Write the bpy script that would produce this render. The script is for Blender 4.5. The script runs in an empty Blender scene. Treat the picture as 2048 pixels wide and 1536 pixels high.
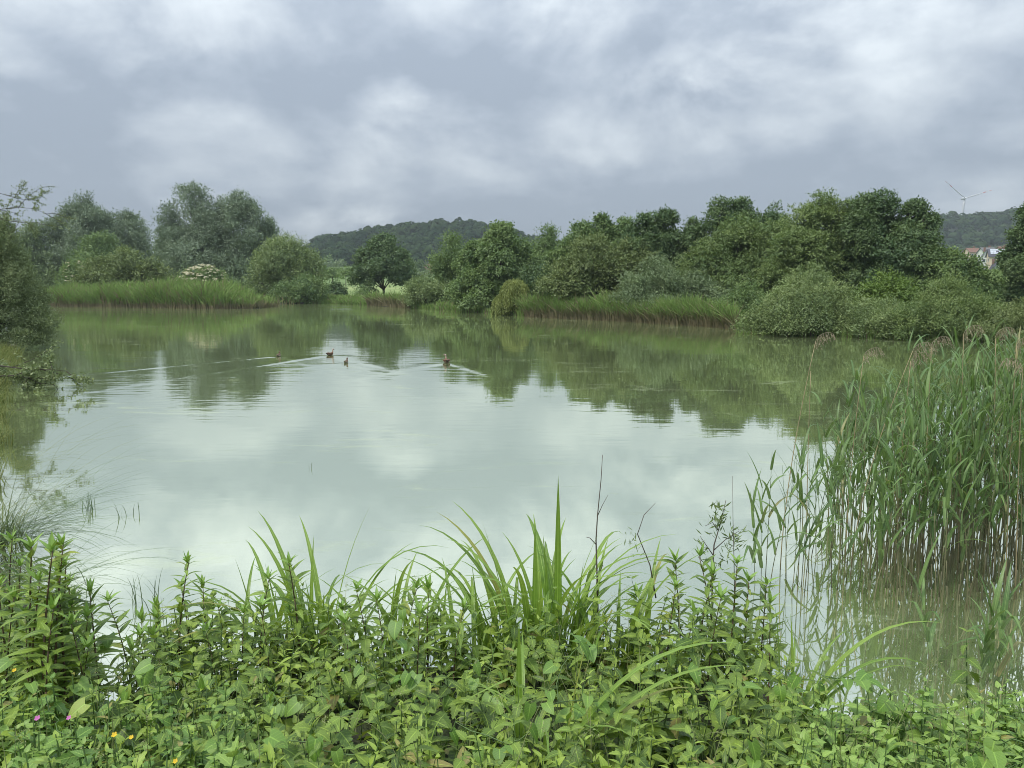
import bpy, math, random
import numpy as np
from mathutils import Vector, Matrix, Euler

# ------------------------------------------------------------------ camera, sky, sun, exposure
S = bpy.context.scene
COL = S.collection
FPX, EYE = 1540.0, 2.4                       # focal length in photo pixels, eye height above the water
PITCH = math.atan(198 / FPX)
CP, SP = math.cos(PITCH), math.sin(PITCH)
cam_d = bpy.data.cameras.new('camera'); cam = bpy.data.objects.new('camera', cam_d); COL.objects.link(cam)
cam.location = (0, 0, EYE); cam.rotation_euler = (math.pi / 2 - PITCH, 0, 0)
cam_d.sensor_width = 36; cam_d.lens = 36 * FPX / 2048
cam_d.clip_start = 0.05; cam_d.clip_end = 6000
S.camera = cam
S.view_settings.view_transform = 'Standard'; S.view_settings.look = 'None'
S.view_settings.exposure = 0.6; S.view_settings.gamma = 1.0
S.view_settings.use_curve_mapping = False
S.render.engine = 'CYCLES'
cy = S.cycles
cy.max_bounces = 6; cy.diffuse_bounces = 2; cy.glossy_bounces = 2; cy.transmission_bounces = 3
cy.transparent_max_bounces = 4; cy.volume_bounces = 0
cy.caustics_reflective = False; cy.caustics_refractive = False
cy.use_denoising = True; cy.filter_width = 0.95
SUN_EL, SUN_AZ = math.radians(56), math.radians(-125)   # azimuth from +Y towards +X: behind and left of the viewer

def ray(x, y):
    u, v = (x - 1024) / FPX, (768 - y) / FPX
    return np.array((u, CP + v * SP, -SP + v * CP))
def at_z(x, y, z=0.0):
    d = ray(x, y); t = (z - EYE) / d[2]
    return np.array((d[0] * t, d[1] * t, z))
def at_Y(x, y, Y):
    d = ray(x, y); t = Y / d[1]
    return np.array((d[0] * t, Y, EYE + d[2] * t))

class NT:
    """small helper for building node trees"""
    def __init__(self, tree): self.t = tree; self.n = tree.nodes; self.l = tree.links
    def new(self, typ, **kw):
        nd = self.n.new(typ)
        for k, v in kw.items(): setattr(nd, k, v)
        return nd
    def put(self, sock, v):
        if hasattr(v, 'links') or hasattr(v, 'is_output'): self.l.new(v, sock)
        else: sock.default_value = v
    def math(self, op, a, b=0.0, c=None, clamp=False):
        nd = self.new('ShaderNodeMath', operation=op, use_clamp=clamp)
        self.put(nd.inputs[0], a); self.put(nd.inputs[1], b)
        if c is not None: self.put(nd.inputs[2], c)
        return nd.outputs[0]
    def vmath(self, op, a, b=None):
        nd = self.new('ShaderNodeVectorMath', operation=op)
        self.put(nd.inputs[0], a)
        if b is not None: self.put(nd.inputs[1], b)
        return nd.outputs['Value'] if op in ('LENGTH', 'DOT_PRODUCT', 'DISTANCE') else nd.outputs[0]
    def noise(self, vec, scale, detail=4.0, rough=0.5, dist=0.0):
        nd = self.new('ShaderNodeTexNoise')
        if vec is not None: self.l.new(vec, nd.inputs['Vector'])
        self.put(nd.inputs['Scale'], scale); nd.inputs['Detail'].default_value = detail
        nd.inputs['Roughness'].default_value = rough; nd.inputs['Distortion'].default_value = dist
        return nd.outputs['Fac']
    def rng(self, v, a, b, c, d, smooth=False):
        nd = self.new('ShaderNodeMapRange')
        if smooth: nd.interpolation_type = 'SMOOTHSTEP'
        self.put(nd.inputs[0], v)
        for i, q in enumerate((a, b, c, d)): self.put(nd.inputs[i + 1], q)
        return nd.outputs[0]
    def mix(self, f, a, b, blend='MIX'):
        nd = self.new('ShaderNodeMix', data_type='RGBA', blend_type=blend)
        self.put(nd.inputs[0], f); self.put(nd.inputs[6], a); self.put(nd.inputs[7], b)
        return nd.outputs[2]
    def ramp(self, f, stops):
        nd = self.new('ShaderNodeValToRGB')
        el = nd.color_ramp.elements
        while len(el) < len(stops): el.new(0.5)
        for e, (p, c) in zip(el, stops): e.position = p; e.color = (*c, 1)
        self.put(nd.inputs[0], f); return nd.outputs[0]
    def mixsh(self, f, a, b):
        nd = self.new('ShaderNodeMixShader'); self.put(nd.inputs[0], f)
        self.l.new(a, nd.inputs[1]); self.l.new(b, nd.inputs[2]); return nd.outputs[0]

def c4(c): return (*c, 1.0)

def build_world():
    w = bpy.data.worlds.new('World'); S.world = w; w.use_nodes = True
    t = NT(w.node_tree); t.n.clear()
    d = t.new('ShaderNodeTexCoord').outputs['Generated']
    sep = t.new('ShaderNodeSeparateXYZ'); t.l.new(d, sep.inputs[0])
    z = t.math('MAXIMUM', sep.outputs[2], 0.0)
    # cloud deck: direction projected on a flat layer so that the clouds flatten towards the horizon
    zz = t.math('ADD', z, 0.20)
    cb = t.new('ShaderNodeCombineXYZ')
    t.l.new(t.math('DIVIDE', sep.outputs[0], zz), cb.inputs[0]); t.l.new(t.math('DIVIDE', sep.outputs[1], zz), cb.inputs[1])
    cb.inputs[2].default_value = 3.7
    deck = cb.outputs[0]
    n1 = t.noise(deck, 1.25, 8.0, 0.56, 0.25)
    n2 = t.noise(deck, 3.4, 8.0, 0.58, 0.3)
    mp = t.new('ShaderNodeMapping'); t.l.new(d, mp.inputs[0]); mp.inputs['Scale'].default_value = (4.6, 4.6, 7.0)
    mp.inputs['Location'].default_value = (1.3, 0.4, 0.9)
    n3 = t.noise(mp.outputs[0], 1.0, 9.0, 0.57, 0.35)
    mp5 = t.new('ShaderNodeMapping'); t.l.new(d, mp5.inputs[0]); mp5.inputs['Scale'].default_value = (11.0, 11.0, 17.0)
    n5 = t.noise(mp5.outputs[0], 1.0, 7.0, 0.6, 0.2)
    dens = t.math('ADD', t.math('MULTIPLY', n1, 0.30), t.math('ADD', t.math('MULTIPLY', n2, 0.12), t.math('ADD', t.math('MULTIPLY', n3, 0.40), t.math('MULTIPLY', n5, 0.18))))
    nzc = t.new('ShaderNodeTexNoise'); t.l.new(mp.outputs[0], nzc.inputs['Vector']); nzc.inputs['Scale'].default_value = 1.6; nzc.inputs['Detail'].default_value = 6.0
    wp = t.vmath('ADD', mp.outputs[0], t.vmath('MULTIPLY', nzc.outputs['Color'], (0.9, 0.9, 0.9)))
    vo = t.new('ShaderNodeTexVoronoi', feature='SMOOTH_F1'); t.l.new(wp, vo.inputs['Vector']); vo.inputs['Scale'].default_value = 1.5; vo.inputs['Smoothness'].default_value = 0.35
    puff = t.rng(vo.outputs['Distance'], 0.12, 0.70, 0.072, -0.068)
    dens = t.math('ADD', dens, puff)
    dens = t.math('SUBTRACT', dens, t.rng(z, 0.04, 0.26, 0.055, 0.0, True))      # the deck is thicker seen edge-on towards the horizon
    # thinner, brighter places in the deck: direction, reach across, reach up, gain
    for (px, py, sx, sy, g) in SKY_GAPS:
        c = ray(px, py); c = c / np.linalg.norm(c)
        df = t.vmath('SUBTRACT', d, tuple(c))
        df = t.vmath('MULTIPLY', df, (1 / sx, 1 / sx, 1 / sy))
        r = t.vmath('LENGTH', df)
        b = t.rng(r, 0.0, 1.0, g, 0.0, True)
        b = t.math('MULTIPLY', b, t.rng(n3, 0.34, 0.62, 0.15, 1.5))
        dens = t.math('ADD', dens, b)
    col = t.ramp(dens, [(0.41, (0.228, 0.268, 0.322)), (0.465, (0.278, 0.320, 0.374)), (0.525, (0.352, 0.394, 0.440)), (0.64, (0.495, 0.538, 0.570))])
    lift = t.math('ADD', t.math('MULTIPLY', z, 1.6), 0.82)       # overcast: the zenith is brighter than the horizon
    cl = t.vmath('MULTIPLY', col, (10.0, 10.0, 10.0))
    sc = t.new('ShaderNodeVectorMath', operation='SCALE'); t.l.new(cl, sc.inputs[0]); t.l.new(lift, sc.inputs['Scale'])
    sky = t.new('ShaderNodeTexSky', sky_type='NISHITA'); sky.sun_disc = False
    sky.sun_elevation = SUN_EL; sky.sun_rotation = SUN_AZ
    mx = t.mix(0.06, sc.outputs[0], sky.outputs[0])
    bg = t.new('ShaderNodeBackground'); t.l.new(mx, bg.inputs[0]); bg.inputs[1].default_value = 0.1
    out = t.new('ShaderNodeOutputWorld'); t.l.new(bg.outputs[0], out.inputs[0])
SKY_GAPS = [(690, 440, 0.14, 0.03, 0.20), (800, 200, 0.09, 0.05, 0.10), (780, 290, 0.11, 0.04, 0.09), (1400, 180, 0.13, 0.06, 0.13),
            (1490, 275, 0.11, 0.035, 0.10), (1110, 30, 0.11, 0.07, 0.13), (250, 30, 0.28, 0.09, 0.06), (130, 395, 0.16, 0.035, 0.10),
            (1700, 60, 0.26, 0.10, 0.08)]
build_world()
sun_d = bpy.data.lights.new('sun', 'SUN'); sun = bpy.data.objects.new('sun', sun_d); COL.objects.link(sun)
sun_d.energy = 1.5; sun_d.angle = math.radians(10); sun_d.color = (1.0, 0.95, 0.84)
sv = Vector((math.sin(SUN_AZ) * math.cos(SUN_EL), math.cos(SUN_AZ) * math.cos(SUN_EL), math.sin(SUN_EL)))
sun.rotation_euler = sv.to_track_quat('Z', 'Y').to_euler(); sun.location = (0, -5, 30)

# ------------------------------------------------------------------ object helpers
def tag(o, label=None, cat=None, group=None, kind=None):
    if label: o['label'] = label
    if cat: o['category'] = cat
    if group: o['group'] = group
    if kind: o['kind'] = kind
    return o
def link(o, parent=None):
    COL.objects.link(o)
    if parent is not None: o.parent = parent
    return o
def empty(name, loc=(0, 0, 0), rz=0.0):
    o = bpy.data.objects.new(name, None); COL.objects.link(o)
    o.location = tuple(float(q) for q in loc); o.rotation_euler = (0, 0, rz); o.empty_display_size = 0.2
    return o
def make_mesh(name, V, Fs, mat=None, smooth=False, tint=None, uv=None):
    """V (n,3); Fs an (m,k) array or a list of faces; tint one value a face"""
    me = bpy.data.meshes.new(name)
    V = np.asarray(V, dtype=np.float32)
    if isinstance(Fs, np.ndarray):
        m, k = Fs.shape
        me.vertices.add(len(V)); me.vertices.foreach_set('co', V.ravel())
        me.loops.add(m * k); me.loops.foreach_set('vertex_index', Fs.astype(np.int32).ravel())
        me.polygons.add(m); me.polygons.foreach_set('loop_start', np.arange(0, m * k, k, dtype=np.int32))
        me.update(calc_edges=True)
    else:
        me.from_pydata([tuple(v) for v in V], [], Fs)
    if tint is not None:
        a = me.attributes.new('tint', 'FLOAT', 'FACE'); a.data.foreach_set('value', np.asarray(tint, dtype=np.float32))
    if uv is not None:
        a = me.attributes.new('uvw', 'FLOAT2', 'POINT'); a.data.foreach_set('vector', np.asarray(uv, dtype=np.float32).ravel())
    if smooth: me.polygons.foreach_set('use_smooth', np.ones(len(me.polygons), dtype=bool))
    if mat is not None: me.materials.append(mat)
    me.update()
    return me
def obj(name, me, parent=None, loc=None):
    o = bpy.data.objects.new(name, me)
    if loc is not None: o.location = tuple(float(q) for q in loc)
    return link(o, parent)

class MB:
    """collects polygons, tubes and boxes into one mesh"""
    def __init__(self): self.v = []; self.f = []; self.t = []
    def add(self, V, Fs, tint=0.5):
        b = len(self.v); self.v += [tuple(q) for q in V]
        for f in Fs: self.f.append(tuple(i + b for i in f)); self.t.append(tint)
    def tube(self, pts, rad, n=6, tint=0.5):
        pts = [Vector(p) for p in pts]; V = []; Fs = []
        ref = Vector((0.31, 0.2, 0.93))
        for i, p in enumerate(pts):
            d = (pts[min(i + 1, len(pts) - 1)] - pts[max(i - 1, 0)]).normalized()
            a = d.cross(ref)
            if a.length < 1e-3: a = d.cross(Vector((1, 0, 0)))
            a.normalize(); b = d.cross(a)
            r = rad[i] if hasattr(rad, '__len__') else rad
            for k in range(n):
                q = 2 * math.pi * k / n; V.append(p + a * (math.cos(q) * r) + b * (math.sin(q) * r))
        for i in range(len(pts) - 1):
            for k in range(n):
                Fs.append((i * n + k, i * n + (k + 1) % n, (i + 1) * n + (k + 1) % n, (i + 1) * n + k))
        Fs.append(tuple(range(n - 1, -1, -1))); Fs.append(tuple((len(pts) - 1) * n + k for k in range(n)))
        self.add(V, Fs, tint)
    def box(self, x0, x1, y0, y1, z0, z1, tint=0.5):
        V = [(x, y, z) for z in (z0, z1) for y in (y0, y1) for x in (x0, x1)]
        self.add(V, [(0, 2, 3, 1), (4, 5, 7, 6), (0, 1, 5, 4), (2, 6, 7, 3), (0, 4, 6, 2), (1, 3, 7, 5)], tint)
    def strip(self, pts, widths, side, tint=0.5):
        """flat tapering blade along pts"""
        side = Vector(side).normalized(); V = []; Fs = []
        for p, w in zip(pts, widths):
            p = Vector(p); V += [p - side * w * .5, p + side * w * .5]
        for i in range(len(pts) - 1): Fs.append((2 * i, 2 * i + 1, 2 * i + 3, 2 * i + 2))
        self.add(V, Fs, tint)
    def mesh(self, name, mat, smooth=False): return make_mesh(name, self.v, self.f, mat, smooth, self.t)
    def build(self, name, mat, parent=None, smooth=False): return obj(name, self.mesh(name, mat, smooth), parent)

# ------------------------------------------------------------------ materials
def mat_new(name):
    m = bpy.data.materials.new(name); m.use_nodes = True
    t = NT(m.node_tree); t.n.clear()
    out = t.new('ShaderNodeOutputMaterial')
    return m, t, out
def attr(t, name): 
    nd = t.new('ShaderNodeAttribute'); nd.attribute_name = name; return nd
def mat_plain(name, col, rough=0.7, var=0.15, scale=3.0, metal=0.0, bump=0.0):
    m, t, out = mat_new(name)
    co = t.new('ShaderNodeTexCoord').outputs['Object']
    n = t.noise(co, scale, 5.0, 0.6)
    k = t.rng(n, 0.3, 0.7, 1 - var, 1 + var)
    mx = t.vmath('MULTIPLY', tuple(col), (1, 1, 1))
    sc = t.new('ShaderNodeVectorMath', operation='SCALE'); t.l.new(mx, sc.inputs[0]); t.l.new(k, sc.inputs['Scale'])
    p = t.new('ShaderNodeBsdfPrincipled'); t.l.new(sc.outputs[0], p.inputs['Base Color'])
    p.inputs['Roughness'].default_value = rough; p.inputs['Metallic'].default_value = metal
    if bump:
        b = t.new('ShaderNodeBump'); b.inputs['Distance'].default_value = bump; t.l.new(n, b.inputs['Height']); t.l.new(b.outputs[0], p.inputs['Normal'])
    t.l.new(p.outputs[0], out.inputs[0]); return m
def mat_crown(name, dark, light, transl=0.22, gloss=0.035):
    """foliage of a tree: each leaf's own colour lies between two"""
    m, t, out = mat_new(name)
    f = attr(t, 'tint').outputs['Fac']
    col = t.mix(f, c4(dark), c4(light))
    df = t.new('ShaderNodeBsdfDiffuse'); t.l.new(col, df.inputs[0])
    tr = t.new('ShaderNodeBsdfTranslucent'); t.l.new(t.mix(0.35, col, c4((light[0] * 1.2, light[1] * 1.25, light[2] * .6))), tr.inputs[0])
    sh = t.mixsh(transl, df.outputs[0], tr.outputs[0])
    if gloss:
        gl = t.new('ShaderNodeBsdfGlossy'); gl.inputs['Roughness'].default_value = 0.55; gl.inputs[0].default_value = (.9, .95, 1, 1)
        sh = t.mixsh(gloss, sh, gl.outputs[0])
    t.l.new(sh, out.inputs[0]); return m
def mat_leaf(name, dark, light, rib=None, rough=0.42, transl=0.22, young=None, old=None):
    """near leaf: colour differs from leaf to leaf, paler midrib and veins, a few yellowed leaves"""
    m, t, out = mat_new(name)
    rnd = t.new('ShaderNodeObjectInfo').outputs['Random']
    tn = attr(t, 'tint').outputs['Fac']
    uv = attr(t, 'uvw').outputs['Vector']
    sep = t.new('ShaderNodeSeparateXYZ'); t.l.new(uv, sep.inputs[0])
    co = t.new('ShaderNodeTexCoord').outputs['Object']
    nz = t.noise(co, 45.0, 3.0, 0.6)
    f = t.math('ADD', t.math('MULTIPLY', rnd, 0.75), t.math('MULTIPLY', t.math('SUBTRACT', nz, 0.5), 0.6), clamp=True)
    f = t.math('ADD', f, t.math('MULTIPLY', t.math('SUBTRACT', tn, 0.5), 0.9), clamp=True)
    col = t.mix(f, c4(dark), c4(light))
    if old:
        col = t.mix(t.rng(rnd, 0.945, 0.96, 0.0, 0.85), col, c4(old))
    col = t.mix(t.rng(tn, 1.30, 1.34, 0.0, 0.9), col, (0.30, 0.24, 0.08, 1))
    ax = t.math('ABSOLUTE', sep.outputs[0])
    ribf = t.rng(ax, 0.04, 0.12, 0.55, 0.0, True)
    vein = t.math('PINGPONG', t.math('ADD', t.math('MULTIPLY', sep.outputs[1], 7.0), t.math('MULTIPLY', ax, -1.6)), 0.5)
    vf = t.rng(vein, 0.0, 0.12, 0.28, 0.0, True)
    rf = t.math('MAXIMUM', ribf, vf)
    rc = rib or tuple(min(1, q * 1.6) for q in light)
    col = t.mix(rf, col, c4(rc))
    p = t.new('ShaderNodeBsdfPrincipled'); t.l.new(col, p.inputs['Base Color']); p.inputs['Roughness'].default_value = rough
    p.inputs['Specular IOR Level'].default_value = 0.6
    bp = t.new('ShaderNodeBump'); bp.inputs['Distance'].default_value = 0.0015; bp.inputs['Strength'].default_value = 0.6
    t.l.new(t.math('SUBTRACT', nz, rf), bp.inputs['Height']); t.l.new(bp.outputs[0], p.inputs['Normal'])
    tr = t.new('ShaderNodeBsdfTranslucent'); t.l.new(t.mix(0.4, col, c4((light[0] * 1.5, light[1] * 1.35, light[2] * .6))), tr.inputs[0])
    t.l.new(t.mixsh(transl, p.outputs[0], tr.outputs[0]), out.inputs[0]); return m

BARK = mat_plain('bark', (0.075, 0.062, 0.048), 0.9, 0.35, 6.0, bump=0.02)
BARK_GREY = mat_plain('grey_bark', (0.16, 0.145, 0.12), 0.9, 0.35, 6.0, bump=0.02)

# ------------------------------------------------------------------ terrain
SHORE = [(9, 4.6), (4.5, 4.3), (3.2, 4.1), (2.4, 3.95), (1.8, 4.0), (1.3, 4.5), (0, 4.65), (-1.2, 4.55), (-1.9, 4.2), (-2.4, 4.15), (-2.8, 4.6),
         (-3.4, 5.3), (-4.55, 6.5), (-5.8, 8.2), (-7.35, 10.7), (-9.8, 14.5), (-13.0, 19.5), (-16.5, 25.5), (-19.5, 30.5), (-30, 45), (-48, 66), (-62, 84)]
for p in [(100, 613), (250, 615), (430, 618), (522, 617), (540, 612), (562, 608.5), (600, 607), (660, 607.5), (735, 611), (810, 616), (900, 622), (980, 627),
          (1070, 635), (1240, 643), (1400, 653), (1480, 660), (1560, 667), (1650, 672), (1750, 677), (1950, 684), (2060, 691)]:
    q = at_z(*p); SHORE.append((q[0], q[1]))
SHORE += [(24, 29), (27, 20), (20, 9)]
SHORE = np.array(SHORE)
def shore_dist(X, Y):
    """signed distance to the water's edge: positive on land"""
    X = np.asarray(X, float); Y = np.asarray(Y, float)
    best = np.full(X.shape, 1e9); inside = np.zeros(X.shape, bool)
    n = len(SHORE)
    for i in range(n):
        ax, ay = SHORE[i]; bx, by = SHORE[(i + 1) % n]
        dx, dy = bx - ax, by - ay
        h = np.clip(((X - ax) * dx + (Y - ay) * dy) / (dx * dx + dy * dy), 0, 1)
        best = np.minimum(best, np.hypot(X - ax - h * dx, Y - ay - h * dy))
        c = ((ay > Y) != (by > Y)) & (X < (bx - ax) * (Y - ay) / (by - ay + 1e-12) + ax)
        inside ^= c
    return np.where(inside, -best, best)
def wob(X, Y, s, seed=0.0):
    return (np.sin(X / s + seed) * np.cos(Y / s * 1.3 + seed * 2.1) + .5 * np.sin(X / s * 2.3 - Y / s * 1.7 + seed)) / 1.5
def ground_z(X, Y):
    X = np.asarray(X, float); Y = np.asarray(Y, float)
    sd = shore_dist(X, Y)
    land = 0.62 * (1 - np.exp(-np.maximum(sd, 0) / 2.0)) + 0.05 * wob(X, Y, 1.7) * np.clip(sd, 0, 1)
    bed = np.maximum(sd * 0.35, -1.1)
    z = np.where(sd > 0, land, bed)
    far = np.clip((Y - 112) / 190, 0, 1)
    z = z + far * 4.8 + np.clip((Y - 300) / 160, 0, 1) ** 1.3 * 9.0 + np.clip((Y - 460) / 700, 0, 1) * 6
    z = z + np.clip((X - 60) / 160, 0, 1) * np.clip((Y - 120) / 260, 0, 1) * 2.5
    z = z + 0.4 * wob(X, Y, 37) * np.clip((Y - 130) / 80, 0, 1)
    return z
def gz(x, y): return float(ground_z(np.array([x]), np.array([y]))[0])
def lines(segs):
    out = []
    for a, b, s in segs: out += list(np.arange(a, b, s))
    out.append(segs[-1][1]); return np.array(out, float)
def grid_mesh(name, xs, ys, zf, mat, smooth=True):
    X, Y = np.meshgrid(xs, ys); Z = zf(X, Y)
    V = np.stack([X, Y, Z], -1).reshape(-1, 3)
    nx, ny = len(xs), len(ys)
    i = np.arange(ny - 1)[:, None] * nx + np.arange(nx - 1)[None]
    Fs = np.stack([i, i + 1, i + nx + 1, i + nx], -1).reshape(-1, 4)
    return make_mesh(name, V, Fs, mat, smooth)

def mat_ground():
    m, t, out = mat_new('ground')
    pos = t.new('ShaderNodeNewGeometry').outputs['Position']
    sep = t.new('ShaderNodeSeparateXYZ'); t.l.new(pos, sep.inputs[0])
    n = t.noise(pos, 0.11, 6.0, 0.6); n2 = t.noise(pos, 1.3, 5.0, 0.65); n3 = t.noise(pos, 9.0, 4.0, 0.6)
    st = t.new('ShaderNodeMapping'); t.l.new(pos, st.inputs[0]); st.inputs['Scale'].default_value = (0.012, 0.07, 1)
    n4 = t.noise(st.outputs[0], 1.0, 4.0, 0.6)
    field = t.ramp(t.math('ADD', t.math('MULTIPLY', n4, 0.7), t.math('MULTIPLY', n, 0.3)), [(0.36, (0.17, 0.27, 0.07)), (0.5, (0.30, 0.38, 0.13)), (0.64, (0.42, 0.44, 0.20))])
    bank = t.ramp(t.math('ADD', t.math('MULTIPLY', n2, 0.6), t.math('MULTIPLY', n3, 0.4)), [(0.35, (0.035, 0.03, 0.018)), (0.5, (0.05, 0.07, 0.022)), (0.66, (0.09, 0.14, 0.04))])
    col = t.mix(t.rng(sep.outputs[1], 103, 116, 0, 1, True), bank, field)
    green = t.mix(n, (0.11, 0.19, 0.05, 1), (0.16, 0.25, 0.07, 1))
    col = t.mix(t.rng(sep.outputs[1], 170, 215, 0, 0.8, True), col, green)
    mud = t.mix(n3, (0.05, 0.042, 0.03, 1), (0.10, 0.09, 0.06, 1))
    col = t.mix(t.rng(sep.outputs[2], 0.0, 0.07, 1, 0, True), col, mud)
    p = t.new('ShaderNodeBsdfPrincipled'); t.l.new(col, p.inputs['Base Color']); p.inputs['Roughness'].default_value = 0.95
    b = t.new('ShaderNodeBump'); b.inputs['Distance'].default_value = 0.12; t.l.new(t.math('ADD', n2, n3), b.inputs['Height']); t.l.new(b.outputs[0], p.inputs['Normal'])
    t.l.new(p.outputs[0], out.inputs[0]); return m
gx = lines([(-1200, -200, 40), (-200, -60, 5), (-60, -12, 1.2), (-12, 12, 0.3), (12, 60, 1.2), (60, 200, 5), (200, 1201, 40)])
gy = lines([(-150, -10, 20), (-10, 1, 1), (1, 12, 0.25), (12, 40, 1.0), (40, 120, 1.6), (120, 320, 7), (320, 1300, 35)])
ground = obj('ground', grid_mesh('ground', gx, gy, ground_z, mat_ground())); tag(ground, kind='structure')

# ------------------------------------------------------------------ water
BIRDS = dict(goose_a=at_z(660, 711), goose_b=at_z(893, 726), chick_a=at_z(557, 713), chick_b=at_z(692, 726))
def wake(X, Y, P, head, half, amp, length, wl):
    hx, hy = math.sin(head), math.cos(head)
    rx, ry = X - P[0], Y - P[1]
    s = -(rx * hx + ry * hy); t = np.abs(rx * hy - ry * hx)
    u = t - s * math.tan(half)
    w = 0.22 + 0.045 * np.maximum(s, 0)
    fade = np.clip(s / 0.25, 0, 1) * np.exp(-np.maximum(s, 0) / length)
    arm = np.exp(-(u / np.where(u < 0, .09 + .012 * np.maximum(s, 0), .55 + .03 * np.maximum(s, 0))) ** 2) * 1.1
    ins = np.clip(-u / 0.3, 0, 1) * 0.16 * np.cos(s * 2 * math.pi / (wl * .8) + t * 2.0) 
    return amp * fade * (arm + ins)
def water_z(X, Y):
    e = np.clip((X + 13.5) / 1.5, 0, 1) * np.clip((4 - X) / 1.5, 0, 1) * np.clip((Y - 12) / 2, 0, 1) * np.clip((30 - Y) / 1, 0, 1)
    z = wake(X, Y, BIRDS['goose_a'], -0.10, math.radians(26), 0.013, 4.5, 0.46)
    z = z + wake(X, Y, BIRDS['goose_b'], 0.02, math.radians(24), 0.014, 2.6, 0.46)
    z = z + wake(X, Y, BIRDS['chick_a'], 0.02, math.radians(33), 0.009, 4.5, 0.34)
    z = z + wake(X, Y, BIRDS['chick_b'], 0.02, math.radians(30), 0.006, 1.6, 0.26)
    return z * e
def mat_water():
    m, t, out = mat_new('pond_water')
    pos = t.new('ShaderNodeNewGeometry').outputs['Position']
    def stretch(sx, sy, off=0.0):
        mp = t.new('ShaderNodeMapping'); t.l.new(pos, mp.inputs[0]); mp.inputs['Scale'].default_value = (sx, sy, 1)
        mp.inputs['Location'].default_value = (off, off * .7, 0); mp.inputs['Rotation'].default_value = (0, 0, 0.06); return mp.outputs[0]
    sep = t.new('ShaderNodeSeparateXYZ'); t.l.new(pos, sep.inputs[0])
    r1 = t.noise(stretch(0.85, 2.6), 1.0, 3.0, 0.5, 0.2)
    r2 = t.noise(stretch(1.8, 6.0, 4.1), 1.0, 2.0, 0.5, 0.3)
    r3 = t.noise(stretch(0.18, 0.5, 9.0), 1.0, 2.0, 0.5)
    calm = t.noise(stretch(0.05, 0.11, 2.0), 1.0, 3.0, 0.5)
    amp = t.rng(calm, 0.40, 0.66, 0.35, 1.35, True)
    # a breezy strip at the far end, glassy water close to the bank
    amp = t.math('MULTIPLY', amp, t.rng(sep.outputs[1], 5.0, 17.0, 0.30, 1.0, True))
    breeze = t.math('MULTIPLY', t.rng(sep.outputs[1], 60, 84, 0.0, 1.0, True), t.rng(sep.outputs[0], -16, -6, 1.0, 0.0, True))
    breeze = t.math('MULTIPLY', breeze, t.rng(t.noise(stretch(0.05, 0.35, 5.0), 1.0, 2.0, 0.5), 0.42, 0.55, 0.0, 1.0, True))
    amp = t.math('ADD', amp, t.math('MULTIPLY', breeze, 6.0))
    h = t.math('ADD', t.math('MULTIPLY', r1, 0.0032), t.math('ADD', t.math('MULTIPLY', r2, 0.0011), t.math('MULTIPLY', r3, 0.004)))
    h = t.math('MULTIPLY', h, amp)
    b = t.new('ShaderNodeBump'); b.inputs['Strength'].default_value = 1.0; b.inputs['Distance'].default_value = 1.0; t.l.new(h, b.inputs['Height'])
    # turbid green body with paler drifts of algae and pollen
    drift = t.noise(stretch(0.22, 0.6, 1.0), 1.0, 6.0, 0.62, 0.8)
    scum = t.rng(t.noise(stretch(0.5, 1.5, 7.0), 1.0, 7.0, 0.66, 1.2), 0.56, 0.66, 0.0, 0.55, True)
    scum = t.math('MULTIPLY', scum, t.rng(drift, 0.45, 0.6, 0.0, 1.0, True))
    body = t.mix(drift, (0.345, 0.425, 0.175, 1), (0.435, 0.515, 0.26, 1))
    body = t.mix(scum, body, (0.60, 0.66, 0.44, 1))
    df = t.new('ShaderNodeBsdfDiffuse'); t.l.new(body, df.inputs[0])
    gl = t.new('ShaderNodeBsdfGlossy'); gl.inputs['Roughness'].default_value = 0.02; gl.inputs[0].default_value = (0.96, 0.99, 0.87, 1)
    t.l.new(b.outputs[0], gl.inputs['Normal'])
    fr = t.new('ShaderNodeFresnel'); fr.inputs[0].default_value = 1.33; t.l.new(b.outputs[0], fr.inputs['Normal'])
    fac = t.rng(fr.outputs[0], 0.02, 0.60, 0.78, 0.92)
    fac = t.math('SUBTRACT', fac, t.math('MULTIPLY', scum, 0.35))
    t.l.new(t.mixsh(fac, df.outputs[0], gl.outputs[0]), out.inputs[0]); return m
wx = lines([(-80, -14, 6), (-14, 4, 0.09), (4, 30, 3)]); wy = lines([(3.2, 12, 1.1), (12, 30, 0.09), (30, 112, 4)])
water = obj('pond_water', grid_mesh('pond_water', wx, wy, water_z, mat_water())); tag(water, kind='structure')

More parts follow.
